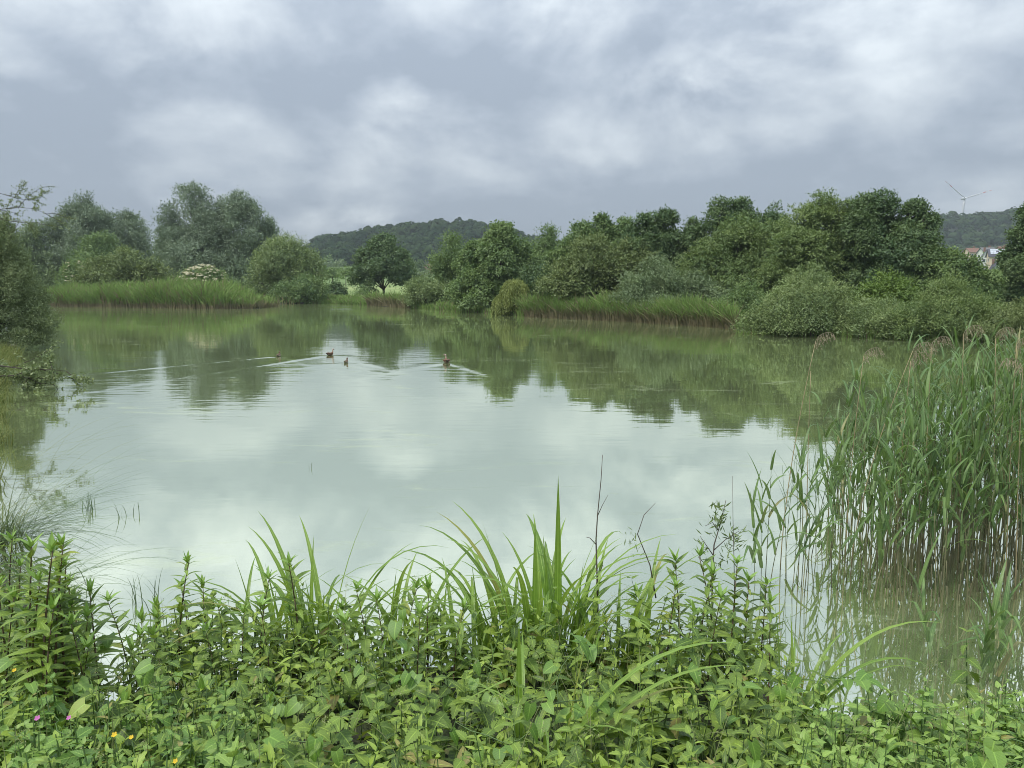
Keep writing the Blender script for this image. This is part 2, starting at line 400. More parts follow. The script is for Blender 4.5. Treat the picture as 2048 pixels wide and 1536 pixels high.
# ------------------------------------------------------------------ tree builders
def unit(a): return a / np.maximum(np.linalg.norm(a, axis=-1, keepdims=True), 1e-9)
def mass_lobes(rg, cx, cy_, z0, z1, rx, ry, n, rel, prof):
    L = []
    hz = (z1 - z0) / 2
    L.append((cx, cy_, z0 + hz * (0.75 if prof == 'dome' else 1.0), rx * .62, ry * .62, hz * .66, 0.5))
    for i in range(n):
        h = rg.uniform(0.03, 1.0)
        if prof == 'dome': r = math.sqrt(max(0, 1 - (h * .98) ** 2.2))
        elif prof == 'cone': r = (1 - h * .92) ** .75
        else: r = math.sqrt(max(0.0, 1 - abs(2 * h - .86) ** 2.2)) if h < .93 else 0.38
        lr = rel * rg.uniform(.5, 1.4) * min(rx, hz) 
        a = rg.uniform(0, 2 * math.pi)
        jt = rg.uniform(.82, 1.16); q = max(r * rx * jt - lr * .7, 0); qy = max(r * ry * jt - lr * .7, 0)
        L.append((cx + q * math.cos(a), cy_ + qy * math.sin(a), z0 + lr * .5 + h * max(z1 - z0 - lr * 1.35, 0.1), lr * rg.uniform(.9, 1.2), lr * rg.uniform(.9, 1.2), lr * rg.uniform(.75, 1.05), rg.uniform(0, 1)))
    return L
STY = {  # spray direction (out, up, random), droop, spray length in leaf lengths, leaves a spray, width ratio
    'willow':   dict(o=.55, u=.75, r=.45, droop=.35, sl=7, per=11, wr=.46, flat=.2),
    'oak':      dict(o=.7, u=.35, r=.7, droop=.1, sl=3.2, per=8, wr=.75, flat=.5),
    'hornbeam': dict(o=.95, u=.22, r=.30, droop=.30, sl=9, per=13, wr=.6, flat=1.3),
    'shrub':    dict(o=.6, u=.75, r=.5, droop=.15, sl=8, per=11, wr=.5, flat=.3),
    'feather':  dict(o=.5, u=.9, r=.35, droop=.2, sl=9, per=13, wr=.45, flat=.4),
}
def leaves_from(rg, P, D, L, per, leaf, wr, droop, flat, jit, lobe_t, out):
    N = len(P)
    s = rg.uniform(0.0, 1.0, (N, per)) ** .8
    Q = P[:, None] + D[:, None] * (L[:, None] * s)[..., None]
    Q[..., 2] -= droop * (L[:, None] * s ** 2)
    Q += rg.normal(0, jit, Q.shape) * (1, 1, .45 if flat > 1 else 1)
    A = unit(D[:, None] * .7 + rg.normal(0, .55, Q.shape)); A[..., 2] -= droop * .6 * s
    A = unit(A)
    Rn = out[:, None] * .9 + rg.normal(0, .4, Q.shape); Rn[..., 2] += .35 + flat * .55
    B = unit(np.cross(A, Rn))
    l = leaf * rg.uniform(.65, 1.35, (N, per, 1)); w = l * wr * .5
    V = np.stack([Q - B * w, Q + B * w, Q + A * l], 2).reshape(-1, 3)
    tint = np.clip(lobe_t[:, None] * .5 + rg.uniform(0, .28, (N, 1)) + rg.uniform(0, .16, (N, per)), 0, 1).ravel()
    return V, tint
def crown_arrays(rg, lobes, ctr, count, leaf, st):
    lb = np.array(lobes); wgt = lb[:, 3] * lb[:, 5] + lb[:, 4] * lb[:, 5]; wgt /= wgt.sum()
    N = max(20, int(count / st['per']))
    k = rg.choice(len(lb), N, p=wgt); c = lb[k]
    d = unit(rg.normal(0, 1, (N, 3)))
    out = unit(c[:, :3] - ctr + 1e-6)
    flip = (d * out).sum(1) < -.35
    d[flip] *= -1
    low = d[:, 2] < -.55; d[low, 2] *= -1
    rr = 1.02 - .5 * rg.uniform(0, 1, (N, 1)) ** 2.2
    P = c[:, :3] + d * c[:, 3:6] * rr
    P += (np.sin(P * 3.1 / max(lb[:, 3].mean(), .1) + 1.3) * .08 * lb[:, 3].mean())
    D = unit(d * st['o'] + np.array((0, 0, 1)) * st['u'] + rg.normal(0, 1, (N, 3)) * st['r'])
    L = leaf * st['sl'] * rg.uniform(.5, 1.3, N)
    P = P - D * L[:, None] * .55
    return leaves_from(rg, P, D, L, st['per'], leaf, st['wr'], st['droop'], st['flat'], leaf * .7, c[:, 6], d)
def quads(n): return np.arange(n, dtype=np.int32).reshape(-1, 4)
def limbs(rg, base, tops, r0, mat, name='trunk', parent=None, fork=.35):
    """trunk with limbs that reach into the crown"""
    mb = MB(); base = Vector(base); tops = [Vector(q) for q in tops]
    mid = sum(tops, Vector()) / len(tops)
    kn = base.lerp(mid, fork); kn.x = base.x * .6 + kn.x * .4; kn.y = base.y * .6 + kn.y * .4
    mb.tube([base - Vector((0, 0, .3)), base + Vector((0, 0, .15)), base.lerp(kn, .5), kn], [r0 * 1.5, r0 * 1.1, r0 * .95, r0 * .8], 8)
    for q in tops:
        j = Vector((rg.normal(0, .25), rg.normal(0, .25), rg.normal(0, .15))) * (q - kn).length * .3
        m1 = kn.lerp(q, .45) + j
        mb.tube([kn - (q - kn) * .04, m1, q], [r0 * .55, r0 * .3, r0 * .06], 6)
        for b in range(3):
            e = q + Vector((rg.normal(0, 1), rg.normal(0, 1), rg.normal(0, .7))) * (q - kn).length * .10
            mb.tube([m1.lerp(q, rg.uniform(.1, .8)), e], [r0 * .2, r0 * .05], 5)
    return mb.build(name, mat, parent, True)
NT_LEAVES = [0]
def tree(name, label, Y, masses, mat, style='oak', prof='round', dens=5.3, px=2.1, seed=0, cat='tree', group=None, bark=BARK, rel=.42, nl=30, trunk=True, trunk_px=None, deep=1.0, fork=.35, bare=0):
    """masses: (x, top, bottom, half width) of each crown lobe as seen in the photo, turned to metres at distance Y"""
    rg = np.random.default_rng(seed + 11)
    st = STY[style]
    bx = trunk_px if trunk_px else masses[0][0]
    X0 = at_Y(bx, 580, Y)[0]; z0 = gz(X0, Y)
    root = empty(name, (X0, Y, z0)); tag(root, label, cat, group)
    mpp = Y / FPX; leaf = px * 2 * mpp
    Vs, Ts, tops = [], [], []
    for i, (xc, yt, yb, hw) in enumerate(masses):
        ct = at_Y(xc, (yt + yb) / 2, Y); r = hw * mpp
        zt = at_Y(xc, yt, Y)[2] - z0 - leaf * 1.2; zb = max(at_Y(xc, yb, Y)[2] - z0, .03 - z0)
        cx = ct[0] - X0; cyy = 0.0 if i == 0 else rg.uniform(-.5, .5) * r
        lobes = mass_lobes(rg, cx, cyy, zb, zt, r * 1.02, r * 1.02 * deep, nl, rel, prof)
        area = math.pi * hw * (yb - yt) / 2 / 4
        V, T = crown_arrays(rg, lobes, np.array((cx, cyy, (zb + zt) / 2)), int(area * dens), leaf, st)
        Vs.append(V); Ts.append(T)
        tops += [Vector(l[:3]) for l in lobes[:4]]
    V = np.concatenate(Vs); T = np.concatenate(Ts)
    keep = (V.reshape(-1, 3, 3)[:, :, 2].min(1) > .01 - z0)
    V = V.reshape(-1, 3, 3)[keep].reshape(-1, 3); T = T[keep]
    NT_LEAVES[0] += len(T)
    obj('crown', make_mesh('crown', V, np.arange(len(V), dtype=np.int32).reshape(-1, 3), mat, False, T), root)
    if trunk:
        H = max(q.z for q in tops)
        limbs(rg, (0, 0, 0), tops[:10], max(.03, .028 * H), bark, 'trunk', root, fork)
    return root

WIL = mat_crown('willow_leaf', (0.125, 0.185, 0.105), (0.31, 0.38, 0.245))
WILG = mat_crown('grey_willow_leaf', (0.125, 0.19, 0.085), (0.31, 0.39, 0.18))
GRN = mat_crown('green_leaf', (0.085, 0.165, 0.055), (0.285, 0.38, 0.12))
DRK = mat_crown('dark_leaf', (0.06, 0.125, 0.048), (0.205, 0.285, 0.10))
OLV = mat_crown('olive_leaf', (0.115, 0.17, 0.055), (0.3, 0.36, 0.125))
HRN = mat_crown('hornbeam_leaf', (0.095, 0.17, 0.055), (0.31, 0.39, 0.12))
SHR = mat_crown('sallow_leaf', (0.135, 0.205, 0.08), (0.355, 0.435, 0.155))
BRI = mat_crown('bright_leaf', (0.10, 0.18, 0.03), (0.26, 0.36, 0.07))
WEEP = mat_crown('weeping_leaf', (0.2, 0.25, 0.06), (0.38, 0.43, 0.13))
FLOW = mat_crown('elder_blossom', (0.5, 0.46, 0.3), (0.68, 0.64, 0.46), 0.2, 0.0)

tree('willow_tree', 'tall grey-green willow with two rounded tops behind the left reed bed', 135, [(165, 376, 575, 50), (202, 398, 575, 48), (240, 405, 580, 54), (125, 432, 580, 36), (200, 440, 595, 70), (280, 455, 590, 26)], WIL, 'willow', seed=1, trunk_px=170, bare=1)
tree('alder_tree', 'dull dark green tree at the far left, left of the grey-green willow', 131, [(72, 437, 600, 36), (36, 452, 600, 44), (95, 500, 605, 40)], WILG, 'shrub', seed=2)
tree('willow_tree', 'largest silvery willow with a broad leaning crown above the elder bush', 128, [(388, 360, 560, 56), (342, 402, 545, 32), (440, 384, 560, 55), (492, 376, 560, 50), (535, 425, 575, 30), (440, 425, 605, 85), (380, 470, 590, 50)], WIL, 'willow', seed=3, trunk_px=430)
tree('shade_tree', 'low dark green tree below the two-topped willow', 118, [(205, 462, 592, 52), (150, 520, 595, 35)], GRN, 'shrub', seed=4)
tree('far_tree', 'hazy small tree in the gap between the two willows', 210, [(325, 476, 580, 22), (300, 500, 585, 25)], WILG, 'shrub', seed=5)
tree('willow_tree', 'rounded mid-green willow right of the largest willow', 107, [(575, 462, 604, 60), (528, 500, 603, 32), (605, 495, 604, 34)], SHR, 'shrub', seed=6)
tree('willow_bush', 'low dusky bush at the water below the rounded willow', 100, [(618, 548, 610, 38), (570, 562, 608, 35)], GRN, 'shrub', 'dome', seed=7, cat='bush')
tree('hawthorn_bush', 'broad olive-brown bush rising from the reed bed left of the elder', 97, [(250, 492, 592, 68), (205, 508, 592, 38), (312, 512, 590, 34)], OLV, 'hornbeam', 'dome', seed=8, cat='bush')
tree('small_bush', 'small round dark bush between meadow and water, left of the lone oak', 106, [(672, 558, 595, 18)], DRK, 'oak', 'dome', seed=9, cat='bush')

def elder(label, Y, masses, n, seed):
    r = tree('elder_bush', label, Y, masses, GRN, 'shrub', 'dome', seed=seed, cat='bush', group='flowering elder bushes')
    rg = np.random.default_rng(seed); xc, yt, yb, hw = masses[0]; mpp = Y / FPX
    zt = at_Y(xc, yt, Y)[2] - r.location.z; zb = at_Y(xc, yb, Y)[2] - r.location.z; rx = hw * mpp
    V = []; T = []
    mb = MB()
    for i in range(n):
        a = rg.uniform(0, 2 * math.pi); h = rg.uniform(.12, 1); q = math.sqrt(max(0, 1 - h * h))
        p = Vector((q * rx * 1.04 * math.cos(a), q * rx * 1.04 * math.sin(a), zb + (zt - zb) * h + .05))
        s = rg.uniform(.13, .24); k = 7
        for b in range(3):            # a flat umbel of three small discs
            o = p + Vector((rg.normal(0, s * .6), rg.normal(0, s * .6), rg.normal(0, .03)))
            tl = Vector((rg.normal(0, .4) + .5 * math.cos(a), rg.normal(0, .4) + .5 * math.sin(a), 1)).normalized()
            e1 = tl.cross(Vector((.3, .9, .1))).normalized(); e2 = tl.cross(e1)
            ring = [o + (e1 * math.cos(w * 2 * math.pi / k) + e2 * math.sin(w * 2 * math.pi / k)) * s * rg.uniform(.6, 1.0) for w in range(k)]
            mb.add([o + tl * s * .35] + ring, [(0, 1 + w, 1 + (w + 1) % k) for w in range(k)], rg.uniform(0, 1))
    f = mb.build('blossom', FLOW, r); f['label'] = 'flat cream-white blossom heads'
elder('elder bush covered in cream blossom above the middle of the reed bed', 92, [(408, 530, 592, 50)], 190, 21)
elder('small elder bush with cream blossom at the left end of the reed bed', 98, [(152, 520, 575, 24)], 34, 22)

# lone oak on the meadow, its trunk bare
tree('oak_tree', 'lone dark round-crowned oak standing on the meadow in the middle', 114, [(768, 461, 556, 40), (735, 492, 568, 30), (802, 494, 570, 30), (768, 500, 566, 50), (722, 535, 574, 18), (812, 540, 574, 18)], DRK, 'oak', seed=31, fork=.22, bark=BARK)
tree('sapling', 'thin sapling with drooping leaves beside the lone oak', 110, [(735, 552, 580, 10), (744, 568, 588, 8), (727, 566, 586, 8)], DRK, 'oak', seed=32, dens=2.0, nl=6)
tree('waterside_bush', 'small grassy green bush at the bank below the sapling', 104, [(722, 574, 602, 16), (745, 584, 604, 16)], GRN, 'shrub', 'dome', seed=33, cat='bush')
tree('sallow_bush', 'grey-green sallow bush at the water right of the lone oak', 79, [(850, 545, 620, 38), (895, 560, 624, 36)], SHR, 'shrub', 'dome', seed=34, cat='bush')
tree('ash_tree', 'slender mid-green tree leaning behind the sallow bush', 82, [(905, 465, 605, 40), (888, 505, 618, 32), (925, 500, 615, 34)], GRN, 'feather', seed=35)
tree('ash_tree', 'tall bright leafy ash in front of the wooded hill', 69.5, [(1003, 437, 590, 52), (955, 472, 605, 40), (1038, 478, 600, 32), (955, 540, 626, 52), (1010, 540, 625, 45)], GRN, 'oak', seed=36)
tree('poplar_tree', 'thin-topped tree right behind the tall ash', 80, [(1095, 440, 560, 24), (1078, 478, 600, 34), (1112, 490, 600, 28)], GRN, 'feather', seed=37)
tree('maple_tree', 'dark tree on the skyline above the olive hornbeam', 67, [(1165, 436, 570, 42), (1205, 426, 560, 30), (1245, 430, 560, 34), (1130, 470, 600, 36)], GRN, 'oak', seed=38)
tree('shade_tree', 'very dark tree in the shade behind the weeping willow', 66, [(1085, 520, 612, 36), (1055, 530, 612, 26)], DRK, 'shrub', seed=39)
tree('hornbeam_tree', 'spreading olive-coloured hornbeam behind the far reed bed', 58, [(1190, 458, 600, 66), (1140, 505, 610, 56), (1262, 470, 600, 46), (1200, 540, 612, 80)], OLV, 'hornbeam', seed=40)
tree('maple_tree', 'dark clumpy tree on the skyline right of the olive hornbeam', 58, [(1285, 417, 560, 40), (1332, 412, 580, 38), (1380, 422, 580, 34), (1330, 480, 600, 70)], DRK, 'oak', seed=41)
tree('maple_tree', 'dark tree on the skyline behind the feathery hornbeam', 57.5, [(1440, 391, 550, 38), (1478, 388, 545, 34), (1545, 398, 545, 34), (1500, 410, 560, 60)], DRK, 'oak', seed=42)
tree('hornbeam_tree', 'wide feathery green hornbeam in the middle of the right bank', 54, [(1480, 425, 600, 76), (1550, 425, 610, 70), (1405, 478, 625, 50), (1500, 500, 640, 100)], HRN, 'hornbeam', seed=43)
tree('hornbeam_tree', 'tallest feathery hornbeam with twigs standing above the skyline', 49.5, [(1645, 374, 560, 54), (1600, 402, 600, 56), (1690, 392, 580, 40), (1630, 470, 630, 90)], HRN, 'hornbeam', seed=44)
tree('maple_tree', 'tallest dark dense tree left of the wind turbine', 47.5, [(1760, 366, 560, 52), (1822, 386, 560, 40), (1800, 430, 580, 62), (1722, 380, 540, 34), (1760, 480, 620, 80)], DRK, 'oak', seed=45)
tree('willow_bush', 'round grey-green willow bush behind the right end of the far reed bed', 51.5, [(1310, 512, 645, 62), (1262, 540, 632, 34), (1392, 540, 655, 58), (1442, 560, 660, 45), (1330, 575, 648, 70)], WILG, 'shrub', 'dome', seed=46, cat='bush')
tree('sallow_bush', 'big pale sallow bush hanging over the water on the right bank', 37.6, [(1620, 526, 672, 74), (1562, 572, 672, 56), (1700, 565, 680, 66), (1660, 600, 682, 90), (1525, 612, 672, 38), (1760, 600, 684, 60)], SHR, 'shrub', 'dome', seed=47, cat='bush')
tree('field_maple', 'bright yellow-green young tree above the pale sallow bush', 40.5, [(1770, 530, 640, 48), (1738, 558, 640, 34), (1800, 560, 640, 30)], BRI, 'hornbeam', seed=48)
tree('ash_tree', 'mid-green tree below the village right of the tallest dark tree', 46, [(1850, 482, 630, 56), (1898, 488, 640, 46), (1938, 508, 640, 42), (1880, 560, 660, 70)], GRN, 'oak', seed=49)
tree('willow_tree', 'soft feathery willow at the water near the right edge', 34.0, [(1895, 545, 686, 66), (1950, 575, 690, 50), (1830, 600, 684, 46), (1900, 610, 690, 80)], HRN, 'feather', 'dome', seed=50)
tree('maple_tree', 'dark tall tree cut off by the right edge of the picture', 47, [(2070, 376, 640, 54), (2045, 440, 660, 34), (2075, 480, 680, 56)], DRK, 'oak', seed=51)
tree('bramble_bush', 'yellowish bramble bush at the right edge by the water', 31.9, [(2020, 604, 694, 44), (2068, 580, 698, 44), (1975, 640, 692, 40)], OLV, 'shrub', 'dome', seed=52, cat='bush')
tree('elm_bush', 'pale green bushy tree just below the village houses', 50, [(1988, 560, 650, 34), (2020, 590, 660, 30)], SHR, 'shrub', seed=53)
tree('hazel_bush', 'dusky bush under the feathery hornbeams beside the far reed bed', 45.5, [(1500, 560, 662, 44), (1450, 590, 662, 40)], GRN, 'shrub', 'dome', seed=54, cat='bush')
tree('sallow_bush', 'low sallow bush trailing in the water below the yellow-green young tree', 35.2, [(1760, 612, 684, 52), (1810, 624, 686, 46), (1855, 634, 688, 40)], SHR, 'shrub', 'dome', seed=55, cat='bush')
for i, (xc, yt, yb, hw, Y, lab) in enumerate([
        (645, 530, 556, 13, 190, 'leftmost of three young field trees on the meadow'), (665, 531, 557, 13, 188, 'middle one of three young field trees on the meadow'),
        (692, 533, 556, 11, 170, 'rightmost of three young field trees, its thin trunk showing')]):
    tree('field_tree', lab, Y, [(xc, yt, yb, hw)], GRN, 'oak', seed=60 + i, nl=9, group='young field trees', trunk=True, fork=.6)

# weeping willow: hanging strands
def weeping(label, Y, masses, seed):
    rg = np.random.default_rng(seed); mpp = Y / FPX; leaf = 4.2 * mpp
    X0 = at_Y(masses[0][0], 580, Y)[0]; z0 = gz(X0, Y); root = empty('weeping_willow', (X0, Y, z0)); tag(root, label, 'tree')
    Vs, Ts = [], []; tips = []
    for (xc, yt, yb, hw) in masses:
        cx = at_Y(xc, 580, Y)[0] - X0; zt = at_Y(xc, yt, Y)[2] - z0; zb = at_Y(xc, yb, Y)[2] - z0; r = hw * mpp
        n = int(hw * 17)
        a = rg.uniform(0, 2 * np.pi, n); q = np.sqrt(rg.uniform(0.02, 1, n))
        clump = .5 + .5 * np.sin(a * 5 + q * 7)
        H = zt - zb
        ztop = zb + H * (.45 + .55 * np.sqrt(1 - (q * .96) ** 2)) + rg.normal(0, .06, n)
        per = 26; s = rg.uniform(0, 1, (n, per)); ln = (ztop - zb)[:, None] * rg.uniform(.55, 1.0, (n, 1))
        R = r * (q[:, None] * (.86 + .16 * np.sqrt(s)))
        Q = np.stack([cx + R * np.cos(a)[:, None], R * np.sin(a)[:, None], ztop[:, None] - s * ln], -1) + rg.normal(0, .035, (n, per, 3))
        A = unit(np.array((0, 0, -1.)) + rg.normal(0, .28, Q.shape)); B = unit(np.cross(A, rg.normal(0, 1, Q.shape)))
        l = leaf * rg.uniform(.7, 1.4, (n, per, 1))
        V = np.stack([Q, Q + A * l * .5 + B * l * .16, Q + A * l, Q + A * l * .5 - B * l * .16], 2).reshape(-1, 3)
        Vs.append(V); Ts.append(np.clip(clump[:, None] * .6 + rg.uniform(0, .4, (n, per)), 0, 1).ravel())
        tips += [Vector((cx + r * .4 * math.cos(b), r * .4 * math.sin(b), zb + H * .85)) for b in (0, 2.1, 4.2)]
    V = np.concatenate(Vs); obj('crown', make_mesh('crown', V, quads(len(V)), WEEP, False, np.concatenate(Ts)), root)
    limbs(rg, (0, 0, 0), tips, .07, BARK, 'trunk', root)
weeping('small yellow-green weeping willow hanging to the water', 61.6, [(1030, 556, 620, 33), (1004, 588, 633, 22)], 71)

# near bush on the left edge with a twiggy branch against the sky
HAW = mat_crown('hawthorn_leaf', (0.15, 0.205, 0.08), (0.36, 0.43, 0.19))
bush = tree('hawthorn_tree', 'large grey-green hawthorn at the left edge with bare twigs against the sky', 29, [(-30, 455, 690, 62), (12, 480, 700, 62), (66, 570, 692, 36), (55, 640, 700, 42), (-60, 420, 600, 60), (0, 425, 600, 40)], HAW, 'shrub', 'dome', seed=80, px=1.9, nl=30)
def twig(mb, leaves, rg, p, d, ln, r, depth, droop):
    pts = [Vector(p)]; d = Vector(d).normalized()
    n = 6
    for i in range(n):
        d = (d + Vector((rg.normal(0, .13), rg.normal(0, .13), rg.normal(0, .13) - droop * .08))).normalized()
        pts.append(pts[-1] + d * ln / n)
        if depth > 0 and i > 0:
            for _ in range(2 if rg.uniform() < .55 else 1):
                nd = (d + Vector((rg.normal(0, .7), rg.normal(0, .5), rg.normal(0, .6)))).normalized()
                twig(mb, leaves, rg, pts[-1], nd, ln * rg.uniform(.22, .5) * (1 - i / n * .4), r * .5, depth - 1, droop)
        if rg.uniform() < .8: leaves.append((pts[-1].copy(), d.copy()))
    mb.tube(pts, [r * (1 - .8 * i / n) for i in range(n + 1)], 5)
def twig_part(parent, name, label, p0, d, ln, r, depth, mat, seed, leaf, droop=0.3, nper=2):
    rg = np.random.default_rng(seed); mb = MB(); lv = []
    loc = Vector(parent.location)
    twig(mb, lv, rg, Vector(p0) - loc, d, ln, r, depth, droop)
    o = mb.build(name, BARK, parent, True)
    if label: o['label'] = label
    m2 = MB()
    for (p, dd) in lv:
        for _ in range(nper):
            q = p + Vector((rg.normal(0, .4), rg.normal(0, .4), rg.normal(0, .4))) * leaf
            a = Vector((rg.normal(), rg.normal(), rg.normal())).normalized(); b = a.cross(Vector((rg.normal(), rg.normal(), rg.normal()))).normalized()
            l = leaf * rg.uniform(.6, 1.3)
            m2.add([q, q + a * l * .5 + b * l * .35, q + a * l, q + a * l * .5 - b * l * .35], [(0, 1, 2, 3)], rg.uniform(0, 1))
    m2.build('foliage', mat, o)
twig_part(bush, 'branch', 'sparse twig branch against the sky', at_Y(-60, 420, 28), (1, -.05, .1), 3.2, .02, 2, HAW, 5, .055, .5)
twig_part(bush, 'branch', None, at_Y(-50, 375, 28), (1, 0, .02), 2.2, .014, 2, HAW, 9, .05, .3)
twig_part(bush, 'branch', None, at_Y(-45, 440, 28), (1, 0, .12), 2.4, .016, 2, HAW, 23, .05, .9)
tree('hawthorn_bush', 'brownish hawthorn bush on the left bank with branches trailing over the water', 18.5, [(-70, 700, 830, 62), (-10, 720, 790, 26)], HAW, 'shrub', 'dome', seed=81, px=2.2, cat='bush')
trail = bpy.data.objects['hawthorn_bush.001'] if 'hawthorn_bush.001' in bpy.data.objects else bush
twig_part(trail, 'branch', 'branch trailing over the water', at_Y(-30, 735, 18), (1, -.1, .12), 2.3, .02, 2, HAW, 15, .07, .6, 3)
twig_part(trail, 'branch', None, at_Y(-40, 760, 17.6), (1, -.05, .16), 1.7, .018, 2, HAW, 19, .07, .6, 3)

# ------------------------------------------------------------------ reed beds far away (one mass each)
REED_FAR = mat_crown('far_reed', (0.27, 0.235, 0.14), (0.24, 0.37, 0.105), 0.25, 0.0)
def reed_mass(name, label, pts, width, n, h0, h1, seed, wpx=1.4, hprof=None, dryh=.42, drape=.25):
    """pts: waterline as world points; the bed lies landwards (away from the viewer)"""
    rg = np.random.default_rng(seed); pts = np.array(pts)
    seg = np.hypot(*np.diff(pts, axis=0).T); cum = np.concatenate([[0], np.cumsum(seg)])
    u = rg.uniform(0, cum[-1], n); X = np.interp(u, cum, pts[:, 0]); Y = np.interp(u, cum, pts[:, 1])
    dep = rg.uniform(0, 1, n) ** 1.5 * width
    Y = Y + dep - .25
    Z = np.maximum(ground_z(X, Y), -.1)
    Hh = rg.uniform(h0, h1, n) * rg.normal(1, .12, n) * (hprof(u / cum[-1]) if hprof else 1.0)
    Hh *= 1 + .12 * np.sin(u * .9) + .1 * np.sin(u * 2.3 + dep)
    w = wpx * 2 * Y / FPX
    ang = rg.uniform(0, np.pi, n); B = np.stack([np.cos(ang), np.sin(ang) * .5, np.zeros(n)], 1)
    ln = rg.normal(0, .24, (n, 2)) * np.where(rg.uniform(0, 1, (n, 1)) < .14, 2.6, 1.0) * Hh[:, None]
    P0 = np.stack([X, Y, Z], 1)
    V, T = [], []; bl = rg.uniform(0, 1, n)
    k = 5
    S_ = np.linspace(0, 1, k)
    rows = []
    for s in S_:
        c = P0 + np.stack([ln[:, 0] * s ** 1.7, ln[:, 1] * s ** 1.7, Hh * (s - .10 * s ** 3)], 1)
        ww = (w * (1 - s ** 2 * .95) * .5)[:, None]
        rows.append((c - B * ww, c + B * ww))
    for i in range(k - 1):
        V.append(np.stack([rows[i][0], rows[i][1], rows[i + 1][1], rows[i + 1][0]], 1))
        f = (S_[i] + S_[i + 1]) / 2
        hh = Hh * f
        T.append(np.clip((hh - dryh) / .45 + rg.normal(0, .2, n), 0, 1) * (bl > .13) * (.7 + .3 * bl))
    V = np.stack(V, 1).reshape(-1, 3); T = np.stack(T, 1).ravel()
    o = obj(name, make_mesh(name, V, quads(len(V)), REED_FAR, False, T)); tag(o, label, 'reeds', kind='stuff'); return o
def wl(*px): return [at_z(*p)[:2] for p in px]
reed_mass('reed_bed', 'green reed bed on the left headland with dry stalks at its foot', wl((92, 613), (250, 615), (430, 618), (508, 617.5)), 9.0, 16000, 1.4, 2.2, 91,
          hprof=lambda u: 1.0 + .22 * np.exp(-((u - .62) / .25) ** 2) - .45 * np.clip((u - .85) / .15, 0, 1))
reed_mass('reed_fringe', 'thin pale reeds at the tip of the left headland', wl((520, 617), (560, 609), (600, 608)), .8, 130, .5, 1.6, 92, 0.7, dryh=.9)
reed_mass('reed_bed', 'small reed patch with brownish stalks below the lone oak', wl((735, 611), (770, 613), (820, 617)), 1.6, 1400, .9, 1.6, 93, dryh=.8)
reed_mass('reed_bed', 'long strip of reeds along the water right of the weeping willow', wl((1050, 634), (1240, 643), (1400, 653), (1470, 659)), 2.0, 9500, 1.0, 1.6, 94, dryh=.5)
# rough grass on the far bank
reed_mass('bank_grass', 'rough green grass on the far bank left of the lone oak', wl((610, 607.5), (660, 607.5), (735, 611)), 6.0, 5000, .35, .8, 95, 1.0, dryh=-.5)
reed_mass('bank_grass', 'green grass fringe under the bushes of the right bank', wl((1470, 659), (1560, 667), (1650, 672), (1750, 677), (1950, 684), (2058, 691)), 2.2, 4500, .25, .6, 96, 1.0, dryh=-.4)
reed_mass('bank_grass', 'grassy water edge between small reed patch and weeping willow', wl((812, 616), (900, 622), (980, 627), (1060, 634)), 3.5, 4500, .3, .7, 97, 1.0, dryh=-.4)

